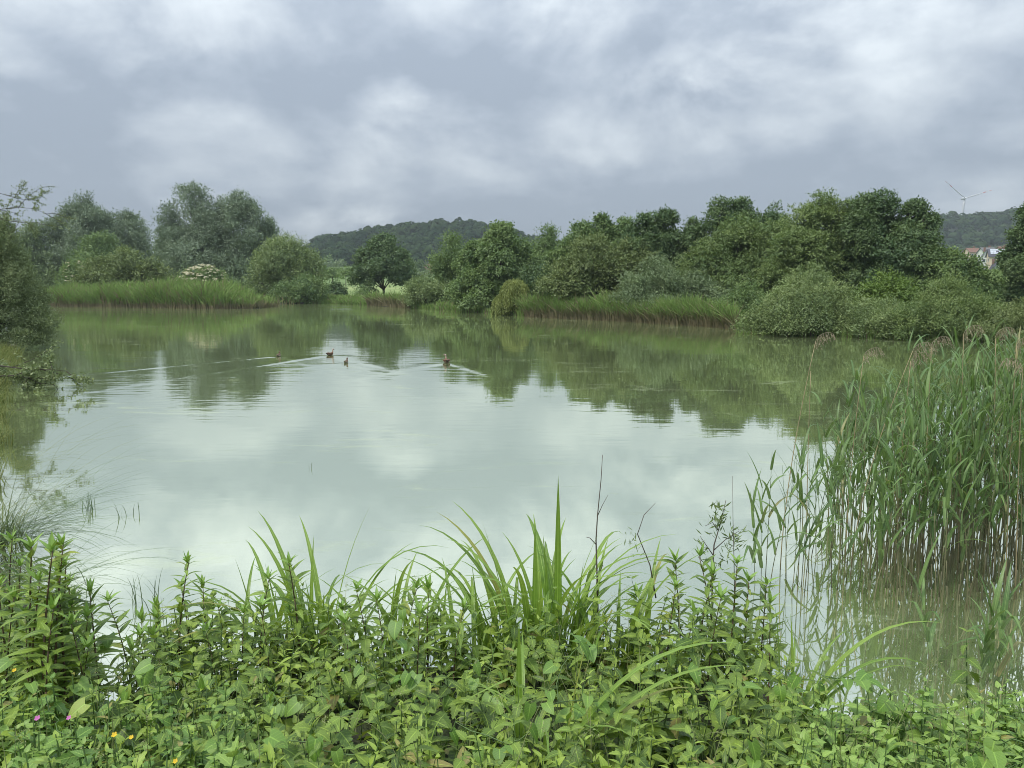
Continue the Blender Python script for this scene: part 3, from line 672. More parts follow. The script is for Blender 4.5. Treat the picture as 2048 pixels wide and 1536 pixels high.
# ------------------------------------------------------------------ wooded hills, village, turbine
FOREST = mat_crown('far_forest', (0.03, 0.06, 0.03), (0.075, 0.12, 0.05), 0.2, 0.0)
HILLG = mat_plain('hill_soil', (0.05, 0.075, 0.035), 0.95, 0.3, 0.05)
def hill(name, prof, y0, y1, yc, seed, ncrown, fname, flabel, rr=(3.6, 6.0)):
    """prof: skyline as photo pixels at distance yc (tree tops)"""
    px = np.array(prof, float)
    cx = np.array([at_Y(a, b, yc)[0] for a, b in prof]); cz = np.array([at_Y(a, b, yc)[2] for a, b in prof]) - 9.0
    def hz(X, Y):
        top = np.interp(X * yc / np.maximum(Y, 1) * 1.0 + 0 * X, cx, cz)
        s = np.clip((Y - y0) / (yc - y0), 0, 1); s = s * s * (3 - 2 * s)
        b = np.clip((y1 - Y) / (y1 - yc), 0, 1); b = b * b * (3 - 2 * b)
        base = ground_z(X, np.minimum(Y, y0)) - 1.0
        return base + (np.maximum(top, base) - base) * np.where(Y < yc, s, b)
    xs = np.linspace(cx.min() * 1.15 if cx.min() < 0 else cx.min() * .9, cx.max() * 1.2, 60); ys = np.linspace(y0 - 5, y1, 40)
    o = obj(name, grid_mesh(name, xs, ys, hz, HILLG)); tag(o, kind='structure')
    rg = np.random.default_rng(seed)
    Yc = y0 + (yc + 25 - y0) * rg.uniform(0, 1, ncrown) ** .8
    Xc = rg.uniform(xs[0], xs[-1], ncrown)
    u = Xc / Yc; ok = (u > px[:, 0].min() / FPX - 1024 / FPX - .01) & (u < (px[:, 0].max() - 1024) / FPX + .01)
    Xc, Yc = Xc[ok], Yc[ok]; Zc = hz(Xc, Yc); n = len(Xc)
    R = rg.uniform(*rr, n); Ht = R * rg.uniform(.8, 1.3, n); Zc = Zc + rg.normal(0, 1.3, n)
    per = 90
    d = unit(rg.normal(0, 1, (n, per, 3))); d[..., 2] = np.where(d[..., 2] < -.3, -d[..., 2], d[..., 2]); d[..., 1] = np.where(d[..., 1] > .5, -d[..., 1], d[..., 1])
    bump = 1 + .18 * np.sin(d[..., 0] * 6 + R[:, None] * 7) * np.sin(d[..., 2] * 6 + R[:, None] * 3)
    Q = np.stack([Xc, Yc, Zc + 9.0 - Ht], 1)[:, None] + d * (np.stack([R, R, Ht], 1)[:, None]) * bump[..., None]
    leaf = 1.5 * yc / 700
    A = unit(np.cross(d, rg.normal(0, 1, d.shape))); B = unit(np.cross(d, A) + rg.normal(0, .3, d.shape))
    l = leaf * rg.uniform(.6, 1.3, (n, per, 1))
    V = np.stack([Q - A * l, Q - B * l * .7, Q + A * l, Q + B * l * .7], 2).reshape(-1, 3)
    T = np.clip(rg.uniform(0, 1, (n, 1)) ** 1.5 + rg.uniform(-.1, .2, (n, per)), 0, 1).ravel()
    f = obj(fname, make_mesh(fname, V, quads(len(V)), FOREST, False, T)); tag(f, flabel, 'forest', kind='stuff')
    return hz
hill('hill', [(590, 520), (622, 490), (635, 481), (655, 474), (700, 468), (745, 460), (790, 453), (850, 448), (920, 446), (970, 450), (1010, 458), (1060, 475), (1150, 500), (1300, 520)], 430, 900, 640, 101, 1500, 'hill_forest', 'dark wooded ridge behind the lone oak')
hill('hill', [(1700, 470), (1790, 448), (1865, 434), (1920, 431), (1970, 428), (2048, 423), (2140, 420), (2250, 430)], 520, 1150, 820, 102, 1100, 'hill_forest', 'hazy wooded ridge below the wind turbine', (4.2, 7))

# hedge and scattered bushes between meadow and ridge
def far_bush(name, label, x, yt, yb, hw, Y, mat, seed, cat='bush', group='bushes at the foot of the ridge'):
    tree(name, label, Y, [(x, yt, yb, hw)], mat, 'oak', 'dome', seed=seed, cat=cat, group=group, px=2.0, nl=9, trunk=False)
far_bush('far_bush', 'small pointed tree at the foot of the ridge left of the oak', 657, 510, 530, 7, 400, GRN, 121)
far_bush('far_bush', 'round bush at the foot of the ridge, nearest the lone oak', 678, 518, 531, 11, 395, WILG, 122)
far_bush('far_bush', 'flat bush at the foot of the ridge beside the rounded willow', 650, 521, 534, 17, 390, WILG, 123)
far_bush('far_bush', 'dark conifer-like bush beyond the meadow right of the oak', 842, 519, 548, 9, 330, DRK, 124)
far_bush('far_bush', 'pale tree beyond the meadow between oak and sallow bush', 826, 516, 550, 12, 345, WILG, 125)
far_bush('far_bush', 'low grey bush beyond the meadow at the oak right side', 838, 534, 562, 22, 300, WILG, 126)
hb = tree('hedge', 'dark clipped hedge closing the meadow left of the oak', 300, [(655, 537, 556, 16), (680, 537, 556, 16), (705, 537, 556, 16), (730, 537, 556, 16)], DRK, 'oak', 'dome', seed=127, cat='hedge', nl=8, trunk=False, rel=.5)

def mat_wall(name, col): return mat_plain(name, col, 0.85, 0.08, 0.8)
TILE_R = mat_plain('red_roof_tile', (0.25, 0.14, 0.10), 0.8, 0.2, 2.0); TILE_D = mat_plain('dark_roof_tile', (0.085, 0.085, 0.105), 0.7, 0.2, 2.0)
TILE_G = mat_plain('grey_roof_tile', (0.20, 0.19, 0.19), 0.7, 0.2, 2.0)
CREAM = mat_wall('cream_render', (0.72, 0.58, 0.44)); WHITE = mat_wall('white_render', (0.78, 0.78, 0.76)); GREENW = mat_wall('green_render', (0.45, 0.55, 0.40))
GLASS = mat_plain('window_glass', (0.05, 0.06, 0.075), 0.15, 0.1); FRAME = mat_plain('window_frame', (0.75, 0.75, 0.73), 0.5, 0.05)
SOLAR = mat_plain('solar_panel', (0.62, 0.66, 0.72), 0.25, 0.05); SOLARD = mat_plain('solar_panel_dark', (0.03, 0.04, 0.07), 0.2, 0.05)
def house(label, x, yeave, Y, wpx, wall_px, roof_px, rz, wallm, roofm, solar=False, group='village houses', storey=2):
    """x, eave height and sizes in photo pixels; the ridge runs along the local X axis"""
    mpp = Y / FPX; w = wpx * mpp; hw = wall_px * mpp; hr = roof_px * mpp; dp = w * .75
    e = at_Y(x, yeave, Y); g = gz(e[0], Y) - .5; base = min(e[2] - hw, g)
    r = empty('house', (e[0], Y, base), rz); tag(r, label, 'house', group)
    H = e[2] - base
    m = MB(); m.box(-w / 2, w / 2, -dp / 2, dp / 2, 0, H)
    m.add([(-w / 2, -dp / 2, H), (-w / 2, dp / 2, H), (-w / 2, 0, H + hr * .97)], [(0, 1, 2)]); m.add([(w / 2, -dp / 2, H), (w / 2, dp / 2, H), (w / 2, 0, H + hr * .97)], [(0, 2, 1)])
    m.build('wall', wallm, r)
    o = .5; th = .22; m = MB()
    for s in (-1, 1):
        a = [(-w / 2 - o, s * (dp / 2 + o), H - hr * o / (dp / 2)), (w / 2 + o, s * (dp / 2 + o), H - hr * o / (dp / 2)), (w / 2 + o, 0, H + hr), (-w / 2 - o, 0, H + hr)]
        m.add(a + [(p[0], p[1], p[2] + th) for p in a], [(0, 1, 2, 3), (7, 6, 5, 4), (0, 4, 5, 1), (3, 2, 6, 7), (0, 3, 7, 4), (1, 5, 6, 2)])
    roof = m.build('roof', roofm, r)
    m = MB(); m.box(w * .18, w * .18 + .8, .3, 1.1, H + hr * .55, H + hr + 1.1); m.build('chimney', TILE_R, roof)
    n = max(2, int(w / 3.0))
    for fl in range(storey):
        zc = H - 1.7 - fl * 2.8
        if zc < 1: break
        for i in range(n):
            xc = -w / 2 + (i + .5) * w / n
            m = MB(); m.box(xc - .62, xc + .62, -dp / 2 - .05, -dp / 2 + .05, zc - .75, zc + .75); wn = m.build('window', FRAME, r)
            m = MB(); m.box(xc - .5, xc + .5, -dp / 2 - .075, -dp / 2 - .052, zc - .63, zc + .63); m.build('pane', GLASS, wn)
        for i in range(2):
            yc = (-.25 + .5 * i) * dp
            m = MB(); m.box(-w / 2 - .05, -w / 2 + .05, yc - .6, yc + .6, zc - .75, zc + .75); wn = m.build('window', FRAME, r)
            m = MB(); m.box(-w / 2 - .075, -w / 2 - .052, yc - .48, yc + .48, zc - .63, zc + .63); m.build('pane', GLASS, wn)
    if solar:
        sl = Vector((0, dp / 2, hr)).normalized(); up = Vector((0, -sl.z, sl.y))
        for i in range(6):
            for j in range(3):
                x0 = -w * .44 + i * w * .148; s0 = .9 + j * (math.hypot(dp / 2, hr) - 1.0) / 3.0
                if (i, j) in ((2, 1), (4, 1)): continue
                ln = (math.hypot(dp / 2, hr) - 1.0) / 3.0 - .1
                b = Vector((x0, -dp / 2, H)) + sl * s0 + up * (th + .06)
                q = [b, b + Vector((w * .14, 0, 0)), b + Vector((w * .14, 0, 0)) + sl * ln, b + sl * ln]
                m = MB(); m.add(q + [p + up * .05 for p in q], [(0, 3, 2, 1), (4, 5, 6, 7), (0, 1, 5, 4), (2, 3, 7, 6), (0, 4, 7, 3), (1, 2, 6, 5)])
                m.build('solar_panel', SOLAR, roof)
    return r
house('cream house with pale solar panels on its roof near the right edge', 1996, 512, 330, 34, 26, 13, -.35, CREAM, TILE_D, True)
house('dark-roofed house just left of the cream house', 1972, 514, 352, 22, 20, 14, 1.1, WHITE, TILE_D)
house('grey-roofed house above the dark-roofed house', 1974, 505, 385, 26, 14, 9, .1, WHITE, TILE_G)
house('orange-roofed house at the left end of the village', 1944, 504, 400, 24, 14, 7, .15, CREAM, TILE_R)
house('red-roofed house behind the cream house', 2006, 503, 420, 22, 16, 9, .2, CREAM, TILE_R)
house('small green-walled house with dark gable below the cream house', 1992, 535, 300, 18, 20, 12, 1.35, GREENW, TILE_D)
house('pink-roofed low house glimpsed through the lone oak right side', 803, 531, 380, 24, 8, 6, .1, WHITE, TILE_R)
house('white house gable beside the lone oak', 819, 533, 372, 12, 12, 8, 1.2, WHITE, TILE_G)
house('orange-roofed house half hidden behind the slender tree', 862, 538, 360, 22, 10, 9, .2, CREAM, TILE_R)

def turbine():
    Y = 1010; b = at_Y(1923, 445, Y); hub = at_Y(1928, 397, Y)
    zb = b[2] - 45
    r = empty('wind_turbine', (hub[0], Y, zb)); tag(r, 'pale wind turbine with red-banded blades above the right ridge', 'wind turbine')
    H = hub[2] - zb
    m = MB(); N_ = 8
    m.tube([(-3.0 * (1 - i / N_) * 0, 0, H * i / N_ - (1.2 if i == N_ else 0)) for i in range(N_ + 1)], [2.3 - 1.1 * i / N_ for i in range(N_ + 1)], 14); tw = m.build('tower', TWHITE, r, True)
    m = MB(); m.tube([(0, -2.2, H), (0, -1.6, H), (0, 1, H), (0, 5, H), (0, 5.5, H)], [1.3, 1.7, 1.9, 1.6, .9], 10); nac = m.build('nacelle', TWHITE, r, True)
    m = MB(); m.tube([(0, -4.6, H), (0, -4.2, H), (0, -3.2, H), (0, -2.2, H)], [.2, .9, 1.35, 1.4], 10); hb = m.build('hub', TWHITE, r, True)
    L = 34
    for k in range(3):
        a = math.radians(127 + 2 - 120 * k)   # the first points up and to the left, the second to the right
        a = [math.radians(142), math.radians(17), math.radians(262)][k]
        d = Vector((math.cos(a), 0, math.sin(a))); sd = Vector((-math.sin(a), 0, math.cos(a)))
        def seg(s0, s1, name, mat, par):
            V = []; Fs = []; st = 5
            for i in range(st + 1):
                s = s0 + (s1 - s0) * i / st
                c = 0.8 + 1.2 * min(s / .18, 1) if s < .18 else 1.7 * (1 - (s - .18) / .82) + .3
                p = Vector((0, -3.3, H)) + d * (L * s + .8)
                V += [p - sd * c * .35, p + Vector((0, -.22 - .3 * (1 - s), 0)), p + sd * c * .65, p + Vector((0, .22 + .3 * (1 - s), 0))]
            for i in range(st):
                for q in range(4): Fs.append((4 * i + q, 4 * i + (q + 1) % 4, 4 * i + 4 + (q + 1) % 4, 4 * i + 4 + q))
            Fs += [(3, 2, 1, 0), tuple(4 * st + q for q in range(4))]
            m = MB(); m.add(V, Fs); return m.build(name, mat, par)
        bl = seg(0, .66, 'blade', TWHITE, r)
        seg(.66, .77, 'red_band', TRED, bl); seg(.77, .89, 'white_band', TWHITE, bl); seg(.89, 1.0, 'red_band', TRED, bl)
TWHITE = mat_plain('turbine_white', (0.66, 0.68, 0.70), 0.4, 0.04); TRED = mat_plain('turbine_red', (0.55, 0.10, 0.08), 0.4, 0.05)
turbine()

# ------------------------------------------------------------------ geese
def mat_vcol(name, rough=.7):
    m, t, out = mat_new(name); a = attr(t, 'col').outputs['Color']
    n = t.noise(t.new('ShaderNodeTexCoord').outputs['Object'], 60, 3)
    p = t.new('ShaderNodeBsdfPrincipled'); t.l.new(t.mix(t.math('MULTIPLY', n, .35), a, (0.5, 0.42, 0.35, 1), 'MULTIPLY'), p.inputs['Base Color']); p.inputs['Roughness'].default_value = rough
    t.l.new(p.outputs[0], out.inputs[0]); return m
FEATHER = mat_vcol('plumage'); BILL = mat_plain('pink_bill', (0.45, 0.22, 0.20), .5, .1); EYEM = mat_plain('dark_eye', (0.03, 0.012, 0.01), .3, .1); WINGM = mat_plain('brown_wing', (0.16, 0.085, 0.05), .7, .25, 30)
def goose(name, label, P, head, scale, look=0.0, chick=False, group='geese on the pond'):
    spine = [(-.36, 0, .17, .012, .02), (-.29, 0, .15, .05, .03), (-.18, 0, .11, .11, .085), (-.04, 0, .085, .145, .115), (.10, 0, .09, .14, .12), (.20, 0, .13, .10, .10), (.245, 0, .20, .058, .06),
             (.262, 0, .28, .038, .04), (.27, 0, .35, .034, .036), (.285, 0, .405, .046, .05), (.325, 0, .42, .044, .048), (.36, 0, .415, .03, .034), (.378, 0, .408, .016, .02)]
    if chick: spine = [(a * .9 if a < .2 else a * .8, b, c if c < .2 else .17 + (c - .17) * .62, d * (1.0 if c < .2 else 1.35), e * (1.0 if c < .2 else 1.3)) for a, b, c, d, e in spine]
    V = []; Fs = []; C = []; n = 12
    pts = [Vector(q[:3]) for q in spine]
    for i, q in enumerate(spine):
        t_ = (pts[min(i + 1, len(pts) - 1)] - pts[max(i - 1, 0)]).normalized(); sx = Vector((0, 1, 0)); up = sx.cross(t_) * -1
        if up.z < 0 and i < 6: up = -up
        for k in range(n):
            a = 2 * math.pi * k / n; p = pts[i] + sx * (q[3] * math.cos(a)) + up * (q[4] * math.sin(a))
            if i >= 9 and look:
                c = pts[8]; R = Matrix.Rotation(look, 3, 'Z'); p = c + R @ (p - c)
            V.append(p)
            hz = math.sin(a)
            if chick: col = (0.16, 0.10, 0.06) if hz > .1 else (0.5, 0.42, 0.3)
            elif i >= 9: col = (0.16, 0.07, 0.045) if (i in (10,) and abs(math.cos(a)) > .75) else (0.62, 0.52, 0.42)
            elif i >= 7: col = (0.48, 0.36, 0.27)
            elif i >= 4: col = (0.42, 0.28, 0.18) if hz < .3 else (0.24, 0.13, 0.075)
            elif i <= 1: col = (0.03, 0.025, 0.022)
            else: col = (0.20, 0.10, 0.055) if hz > -.2 else (0.42, 0.33, 0.25)
            C.append((*col, 1))
    for i in range(len(spine) - 1):
        for k in range(n): Fs.append((i * n + k, i * n + (k + 1) % n, (i + 1) * n + (k + 1) % n, (i + 1) * n + k))
    Fs += [tuple(range(n)), tuple((len(spine) - 1) * n + k for k in range(n))]
    root = empty(name, (P[0], P[1], 0.0), math.pi / 2 - head); root.scale = (scale,) * 3
    tag(root, label, 'bird', group)
    me = make_mesh('body', V, Fs, FEATHER, True)
    a = me.color_attributes.new('col', 'FLOAT_COLOR', 'POINT')
    for i, c in enumerate(C): a.data[i].color = c
    me.update(); obj('body', me, root)
    tip = pts[-1]; d = Vector((1, 0, -.25)).normalized()
    R = Matrix.Rotation(look, 3, 'Z'); c = pts[8]
    bp = [c + R @ (q - c) for q in (tip - d * .02, tip + d * .02, tip + d * .055)]
    m = MB(); m.tube(bp, [.016, .014, .005], 8); m.build('bill', BILL, root, True)
    for s in (-1, 1):
        e = c + R @ (Vector((.335, s * .04, .43)) - c); m = MB(); m.tube([e - Vector((0, s * .004, 0)), e + Vector((0, s * .008, 0))], [.009, .005], 8); m.build('eye', EYEM, root, True)
        if not chick:
            m = MB(); m.tube([(.14, s * .115, .15), (.05, s * .135, .15), (-.1, s * .125, .155), (-.24, s * .06, .175), (-.33, s * .02, .19)], [.03, .06, .06, .035, .01], 8); m.build('wing', WINGM, root, True)
goose('goose', 'brown goose swimming in front of the lone oak reflection gap, head to the right', BIRDS['goose_a'], .55, .50, -.3)
goose('goose', 'goose with pale head turned left, swimming furthest to the right', BIRDS['goose_b'], -.2, .58, 1.2)
goose('gosling', 'gosling swimming furthest to the left', BIRDS['chick_a'], .1, .45, 0, True, 'goslings on the pond')
goose('gosling', 'gosling swimming between the two grown geese', BIRDS['chick_b'], .2, .42, 0, True, 'goslings on the pond')

# ------------------------------------------------------------------ near plants: leaf and blade shapes
R_ = random.Random(5)
def leaf_shape(L, W, kind, n=7, curl=.25, fold=.25, twist=0.0):
    V, Fs, UV = [], [], []
    for i in range(n + 1):
        t = i / n; dy = 0.0
        if kind == 'lance': w = W * (math.sin(math.pi * min(t * 1.0, 1) ** .62) ** .9) if 0 < t < 1 else (.12 * W if t == 0 else 0)
        elif kind == 'ovate': w = W * (math.sin(math.pi * t ** .55) ** .85) if 0 < t < 1 else 0
        elif kind == 'nettle':
            w = W * (math.sin(math.pi * t ** .56) ** .8) if 0 < t < 1 else 0
            if i % 2 == 1: w *= 1.12; dy = .35 / n
            else: w *= .84
        else:                                     # heart
            w = W * (math.sin(math.pi * (.12 + .88 * t) ** .62) ** .8) if t < 1 else 0
            dy = -.17 * math.exp(-t * 8)
        a = curl * t; y = L * (math.sin(a) / curl if curl else t); z = -L * (1 - math.cos(a)) / curl if curl else 0
        tw = twist * t
        for s in (-1, 0, 1):
            V.append((s * w * math.cos(tw), y + (L * dy if s else 0), z + abs(s) * fold * w + s * w * math.sin(tw))); UV.append((s, t))
    for i in range(n):
        for s in (0, 1): Fs.append((3 * i + s, 3 * i + s + 1, 3 * i + s + 4, 3 * i + s + 3))
    return np.array(V), Fs, np.array(UV)
def blade_shape(L, W, th0, bend, power=1.6, n=9, kink=None, fold=.25, taper=2.4):
    V, Fs, UV = [], [], []; y = z = 0.0
    for i in range(n + 1):
        s = i / n; th = th0 + bend * s ** power
        if kink and s > kink[0]: th += kink[1]
        w = W * .5 * max(0.0, (1 - s ** taper)) * (.75 + .25 * min(1, s / .15))
        nz = (math.sin(th), )
        for q in (-1, 0, 1):
            V.append((q * w, y - abs(q) * fold * w * math.cos(th), z + abs(q) * fold * w * math.sin(th))); UV.append((q, s * .3))
        y += math.sin(th) * L / n; z += math.cos(th) * L / n
    for i in range(n):
        for s in (0, 1): Fs.append((3 * i + s, 3 * i + s + 1, 3 * i + s + 4, 3 * i + s + 3))
    return np.array(V), Fs, np.array(UV)
def shape_mesh(name, sh, mat, tint=.5): 
    V, Fs, UV = sh; return make_mesh(name, V, Fs, mat, True, [tint] * len(Fs), UV)
def scatter_mesh(name, shapes, P, Rm, sc, pick, mat, tint):
    """join many placed copies of small shapes into one mesh"""
    Vs, Fs, Us, Ts = [], [], [], []; b = 0
    for k, (V, F, UV) in enumerate(shapes):
        m = np.where(pick == k)[0]
        if not len(m): continue
        W = np.einsum('nij,kj->nki', Rm[m], V) * sc[m][:, None, None] + P[m][:, None]
        F = np.array(F); nv = len(V)
        Fa = F[None] + (np.arange(len(m)) * nv)[:, None, None] + b
        Vs.append(W.reshape(-1, 3)); Fs.append(Fa.reshape(-1, 4)); Us.append(np.tile(UV, (len(m), 1))); Ts.append(np.repeat(tint[m], len(F))); b += len(m) * nv
    return make_mesh(name, np.concatenate(Vs), np.concatenate(Fs), mat, True, np.concatenate(Ts), np.concatenate(Us))
def rot_to(az, pitch, roll=0.0):
    """leaf along +Y turned to azimuth az, raised by pitch, rolled about its own axis"""
    return Matrix.Rotation(az, 4, 'Z') @ Matrix.Rotation(pitch, 4, 'X') @ Matrix.Rotation(roll, 4, 'Y')
def rots(az, pitch, roll):
    ca, sa, cp_, sp_, cr, sr = np.cos(az), np.sin(az), np.cos(pitch), np.sin(pitch), np.cos(roll), np.sin(roll); o = np.ones_like(az); z = np.zeros_like(az)
    A = np.stack([np.stack([ca, -sa, z], -1), np.stack([sa, ca, z], -1), np.stack([z, z, o], -1)], -2)
    B = np.stack([np.stack([o, z, z], -1), np.stack([z, cp_, -sp_], -1), np.stack([z, sp_, cp_], -1)], -2)
    C = np.stack([np.stack([cr, z, sr], -1), np.stack([z, o, z], -1), np.stack([-sr, z, cr], -1)], -2)
    return A @ B @ C
def part(name, me, parent, loc, rot, sc=1.0):
    o = bpy.data.objects.new(name, me); COL.objects.link(o); o.parent = parent
    o.matrix_basis = Matrix.Translation(loc) @ rot @ Matrix.Scale(sc, 4)
    return o

LOOSE = mat_leaf('loosestrife_leaf', (0.085, 0.16, 0.026), (0.345, 0.485, 0.08), old=(0.34, 0.38, 0.06))
LOOSET = mat_leaf('young_loosestrife_leaf', (0.20, 0.36, 0.06), (0.34, 0.52, 0.12))
NETTLE = mat_leaf('nettle_leaf', (0.074, 0.145, 0.024), (0.295, 0.425, 0.066), rough=.55)
BINDW = mat_leaf('bindweed_leaf', (0.12, 0.245, 0.035), (0.27, 0.43, 0.075), rough=.38, old=(0.34, 0.42, 0.06))
IRIS = mat_leaf('iris_blade', (0.16, 0.29, 0.04), (0.38, 0.54, 0.11), rough=.35, transl=.35, old=(0.40, 0.36, 0.10))
REED = mat_leaf('reed_blade', (0.095, 0.185, 0.055), (0.28, 0.42, 0.13), rough=.4, transl=.3, old=(0.36, 0.30, 0.13))
COVER = mat_leaf('ground_cover_leaf', (0.12, 0.245, 0.04), (0.32, 0.47, 0.10), rough=.45)
UNDER = mat_leaf('undergrowth_leaf', (0.06, 0.115, 0.017), (0.345, 0.475, 0.07), rough=.5)
STEM_R = mat_plain('reddish_stem', (0.13, 0.085, 0.045), .6, .3, 20); STEM_G = mat_plain('green_stem', (0.12, 0.20, 0.06), .6, .3, 20)
STRAW = mat_plain('straw', (0.42, 0.34, 0.19), .7, .25, 14); TWIG = mat_plain('dead_twig', (0.13, 0.105, 0.085), .85, .3, 20)
def mat_reedstem():
    m, t, out = mat_new('reed_stem'); g = attr(t, 'tint').outputs['Fac']; rnd = t.new('ShaderNodeObjectInfo').outputs['Random']
    co = t.new('ShaderNodeTexCoord').outputs['Object']; n = t.noise(co, 12, 3)
    straw = t.mix(rnd, (0.12, 0.115, 0.055, 1), (0.27, 0.245, 0.13, 1)); grn = t.mix(n, (0.09, 0.16, 0.05, 1), (0.17, 0.25, 0.08, 1))
    p = t.new('ShaderNodeBsdfPrincipled'); t.l.new(t.mix(t.math('ADD', g, t.math('MULTIPLY', t.math('SUBTRACT', rnd, .5), .5), clamp=True), straw, grn), p.inputs['Base Color']); p.inputs['Roughness'].default_value = .5
    t.l.new(p.outputs[0], out.inputs[0]); return m
REEDST = mat_reedstem()

LOOSE_M = [shape_mesh('lance_leaf', leaf_shape(1.0, w, 'lance', 7, c, .3, tw), LOOSE) for (w, c, tw) in ((.12, .5, .1), (.135, .9, -.15), (.11, 1.2, .2), (.13, .2, 0))]
LOOSET_M = [shape_mesh('young_leaf', leaf_shape(1.0, w, 'lance', 6, c, .4), LOOSET) for (w, c) in ((.14, -.3), (.12, .35), (.13, .7))]
NETTLE_M = [shape_mesh('toothed_leaf', leaf_shape(1.0, w, 'nettle', 14, c, .22, tw), NETTLE) for (w, c, tw) in ((.30, .6, .1), (.27, .9, -.1), (.32, .35, .15))]
HEART_M = [shape_mesh('heart_leaf', leaf_shape(1.0, w, 'heart', 9, c, .16, tw), BINDW) for (w, c, tw) in ((.42, .5, .1), (.38, .8, -.1), (.45, .3, .15))]
def stem_unit(name, mat, bx, by, r=.0045, n=7, tint=False):
    mb = MB()
    for i in range(n):
        a, b = i / n, (i + 1) / n
        mb.tube([(bx * a * a, by * a * a, a), (bx * b * b, by * b * b, b)], [r * (1.15 - .8 * a), r * (1.15 - .8 * b)], 5, max(0, min(1, (a - .12) * 2.2)))
    return mb.mesh(name, mat, True), bx, by
def stem_at(st, t, H): return Vector((st[1] * t * t * H, st[2] * t * t * H, t * H))
LST = [stem_unit('stem', STEM_R, R_.uniform(-.12, .12), R_.uniform(-.12, .12), .008) for _ in range(5)]
NST = [stem_unit('stem', STEM_G, R_.uniform(-.15, .15), R_.uniform(-.15, .15), .006) for _ in range(4)]

def place(px, Y, py_top):
    """root on the ground below a plant whose top is seen at (px, py_top) at distance Y"""
    top = at_Y(px, py_top, Y); g = max(gz(top[0], Y), -.12)
    return Vector((top[0], Y, g)), max(top[2] - g, .12)
def loosestrife(px, Y, py, label, group='loosestrife plants on the bank'):
    p, H = place(px, Y, py); st = R_.choice(LST); az0 = R_.uniform(0, 6.28)
    root = empty('loosestrife', p, az0); tag(root, label, 'plant', group)
    root.rotation_euler = (R_.gauss(0, .035), R_.gauss(0, .035), az0)
    s = part('stem', st[0], root, (0, 0, 0), Matrix.Identity(4)); s.scale = (max(.8, H), max(.8, H), H * .97) if False else (H, H, H * .97)
    n = max(8, int(H * R_.uniform(20, 24))); a = R_.uniform(0, 6.28)
    for i in range(n):
        t = .26 + .70 * (i + .5) / n; q = stem_at(st, t, H)
        ln = (.150 - .06 * t ** 3) * R_.uniform(.75, 1.15) * (.75 + .35 * H); a += 1.57 + R_.gauss(0, .25)
        for k in range(2):
            if R_.random() < .07: continue
            part('leaf', R_.choice(LOOSE_M), root, q, rot_to(a + k * math.pi + R_.gauss(0, .15), .75 * t - .05 + R_.gauss(0, .2), R_.gauss(0, .25)), ln * R_.uniform(.85, 1.1))
    q = stem_at(st, .965, H)
    for i in range(6):
        part('leaf', R_.choice(LOOSET_M), root, q, rot_to(a + i * 1.05 + R_.gauss(0, .1), (.75 if i % 2 else 1.15) + R_.gauss(0, .1)), R_.uniform(.06, .10))
    return root
def nettle(px, Y, py, label, group):
    p, H = place(px, Y, py); st = R_.choice(NST); root = empty('nettle', p, R_.uniform(0, 6.28)); tag(root, label, 'plant', group)
    root.rotation_euler = (R_.gauss(0, .09), R_.gauss(0, .09), R_.uniform(0, 6.28))
    s = part('stem', st[0], root, (0, 0, 0), Matrix.Identity(4)); s.scale = (H, H, H * .98)
    n = max(4, min(6, int(H * 12))); a = R_.uniform(0, 6.28)
    for i in range(n):
        t = 1 - .75 * (i + .1) / n * min(1, .55 / H); q = stem_at(st, t, H); a += 1.57 + R_.gauss(0, .2)
        ln = (.045 + .052 * min(1, i / 2.2)) * R_.uniform(.85, 1.2)
        for k in range(2):
            part('leaf', R_.choice(NETTLE_M), root, q, rot_to(a + k * math.pi + R_.gauss(0, .15), (.55 if i == 0 else .05) + R_.gauss(0, .22) - .1 * i, R_.gauss(0, .2)), ln)
    return root

# canopy of the thicket: photo row -> distance of its surface
def surf_Y(py): return float(np.interp(py, [1100, 1230, 1400, 1536, 1600], [4.75, 4.35, 3.2, 2.5, 2.2]))
CAN_X = [-80, 0, 150, 190, 206, 224, 245, 350, 600, 900, 1150, 1400, 1500, 1560, 1600, 1680, 1740, 1800, 1900, 2048, 2150]
CAN_Y = [1110, 1120, 1190, 1280, 1385, 1395, 1280, 1210, 1198, 1212, 1220, 1188, 1205, 1265, 1375, 1418, 1415, 1400, 1400, 1395, 1390]
def can_top(px): return float(np.interp(px, CAN_X, CAN_Y))

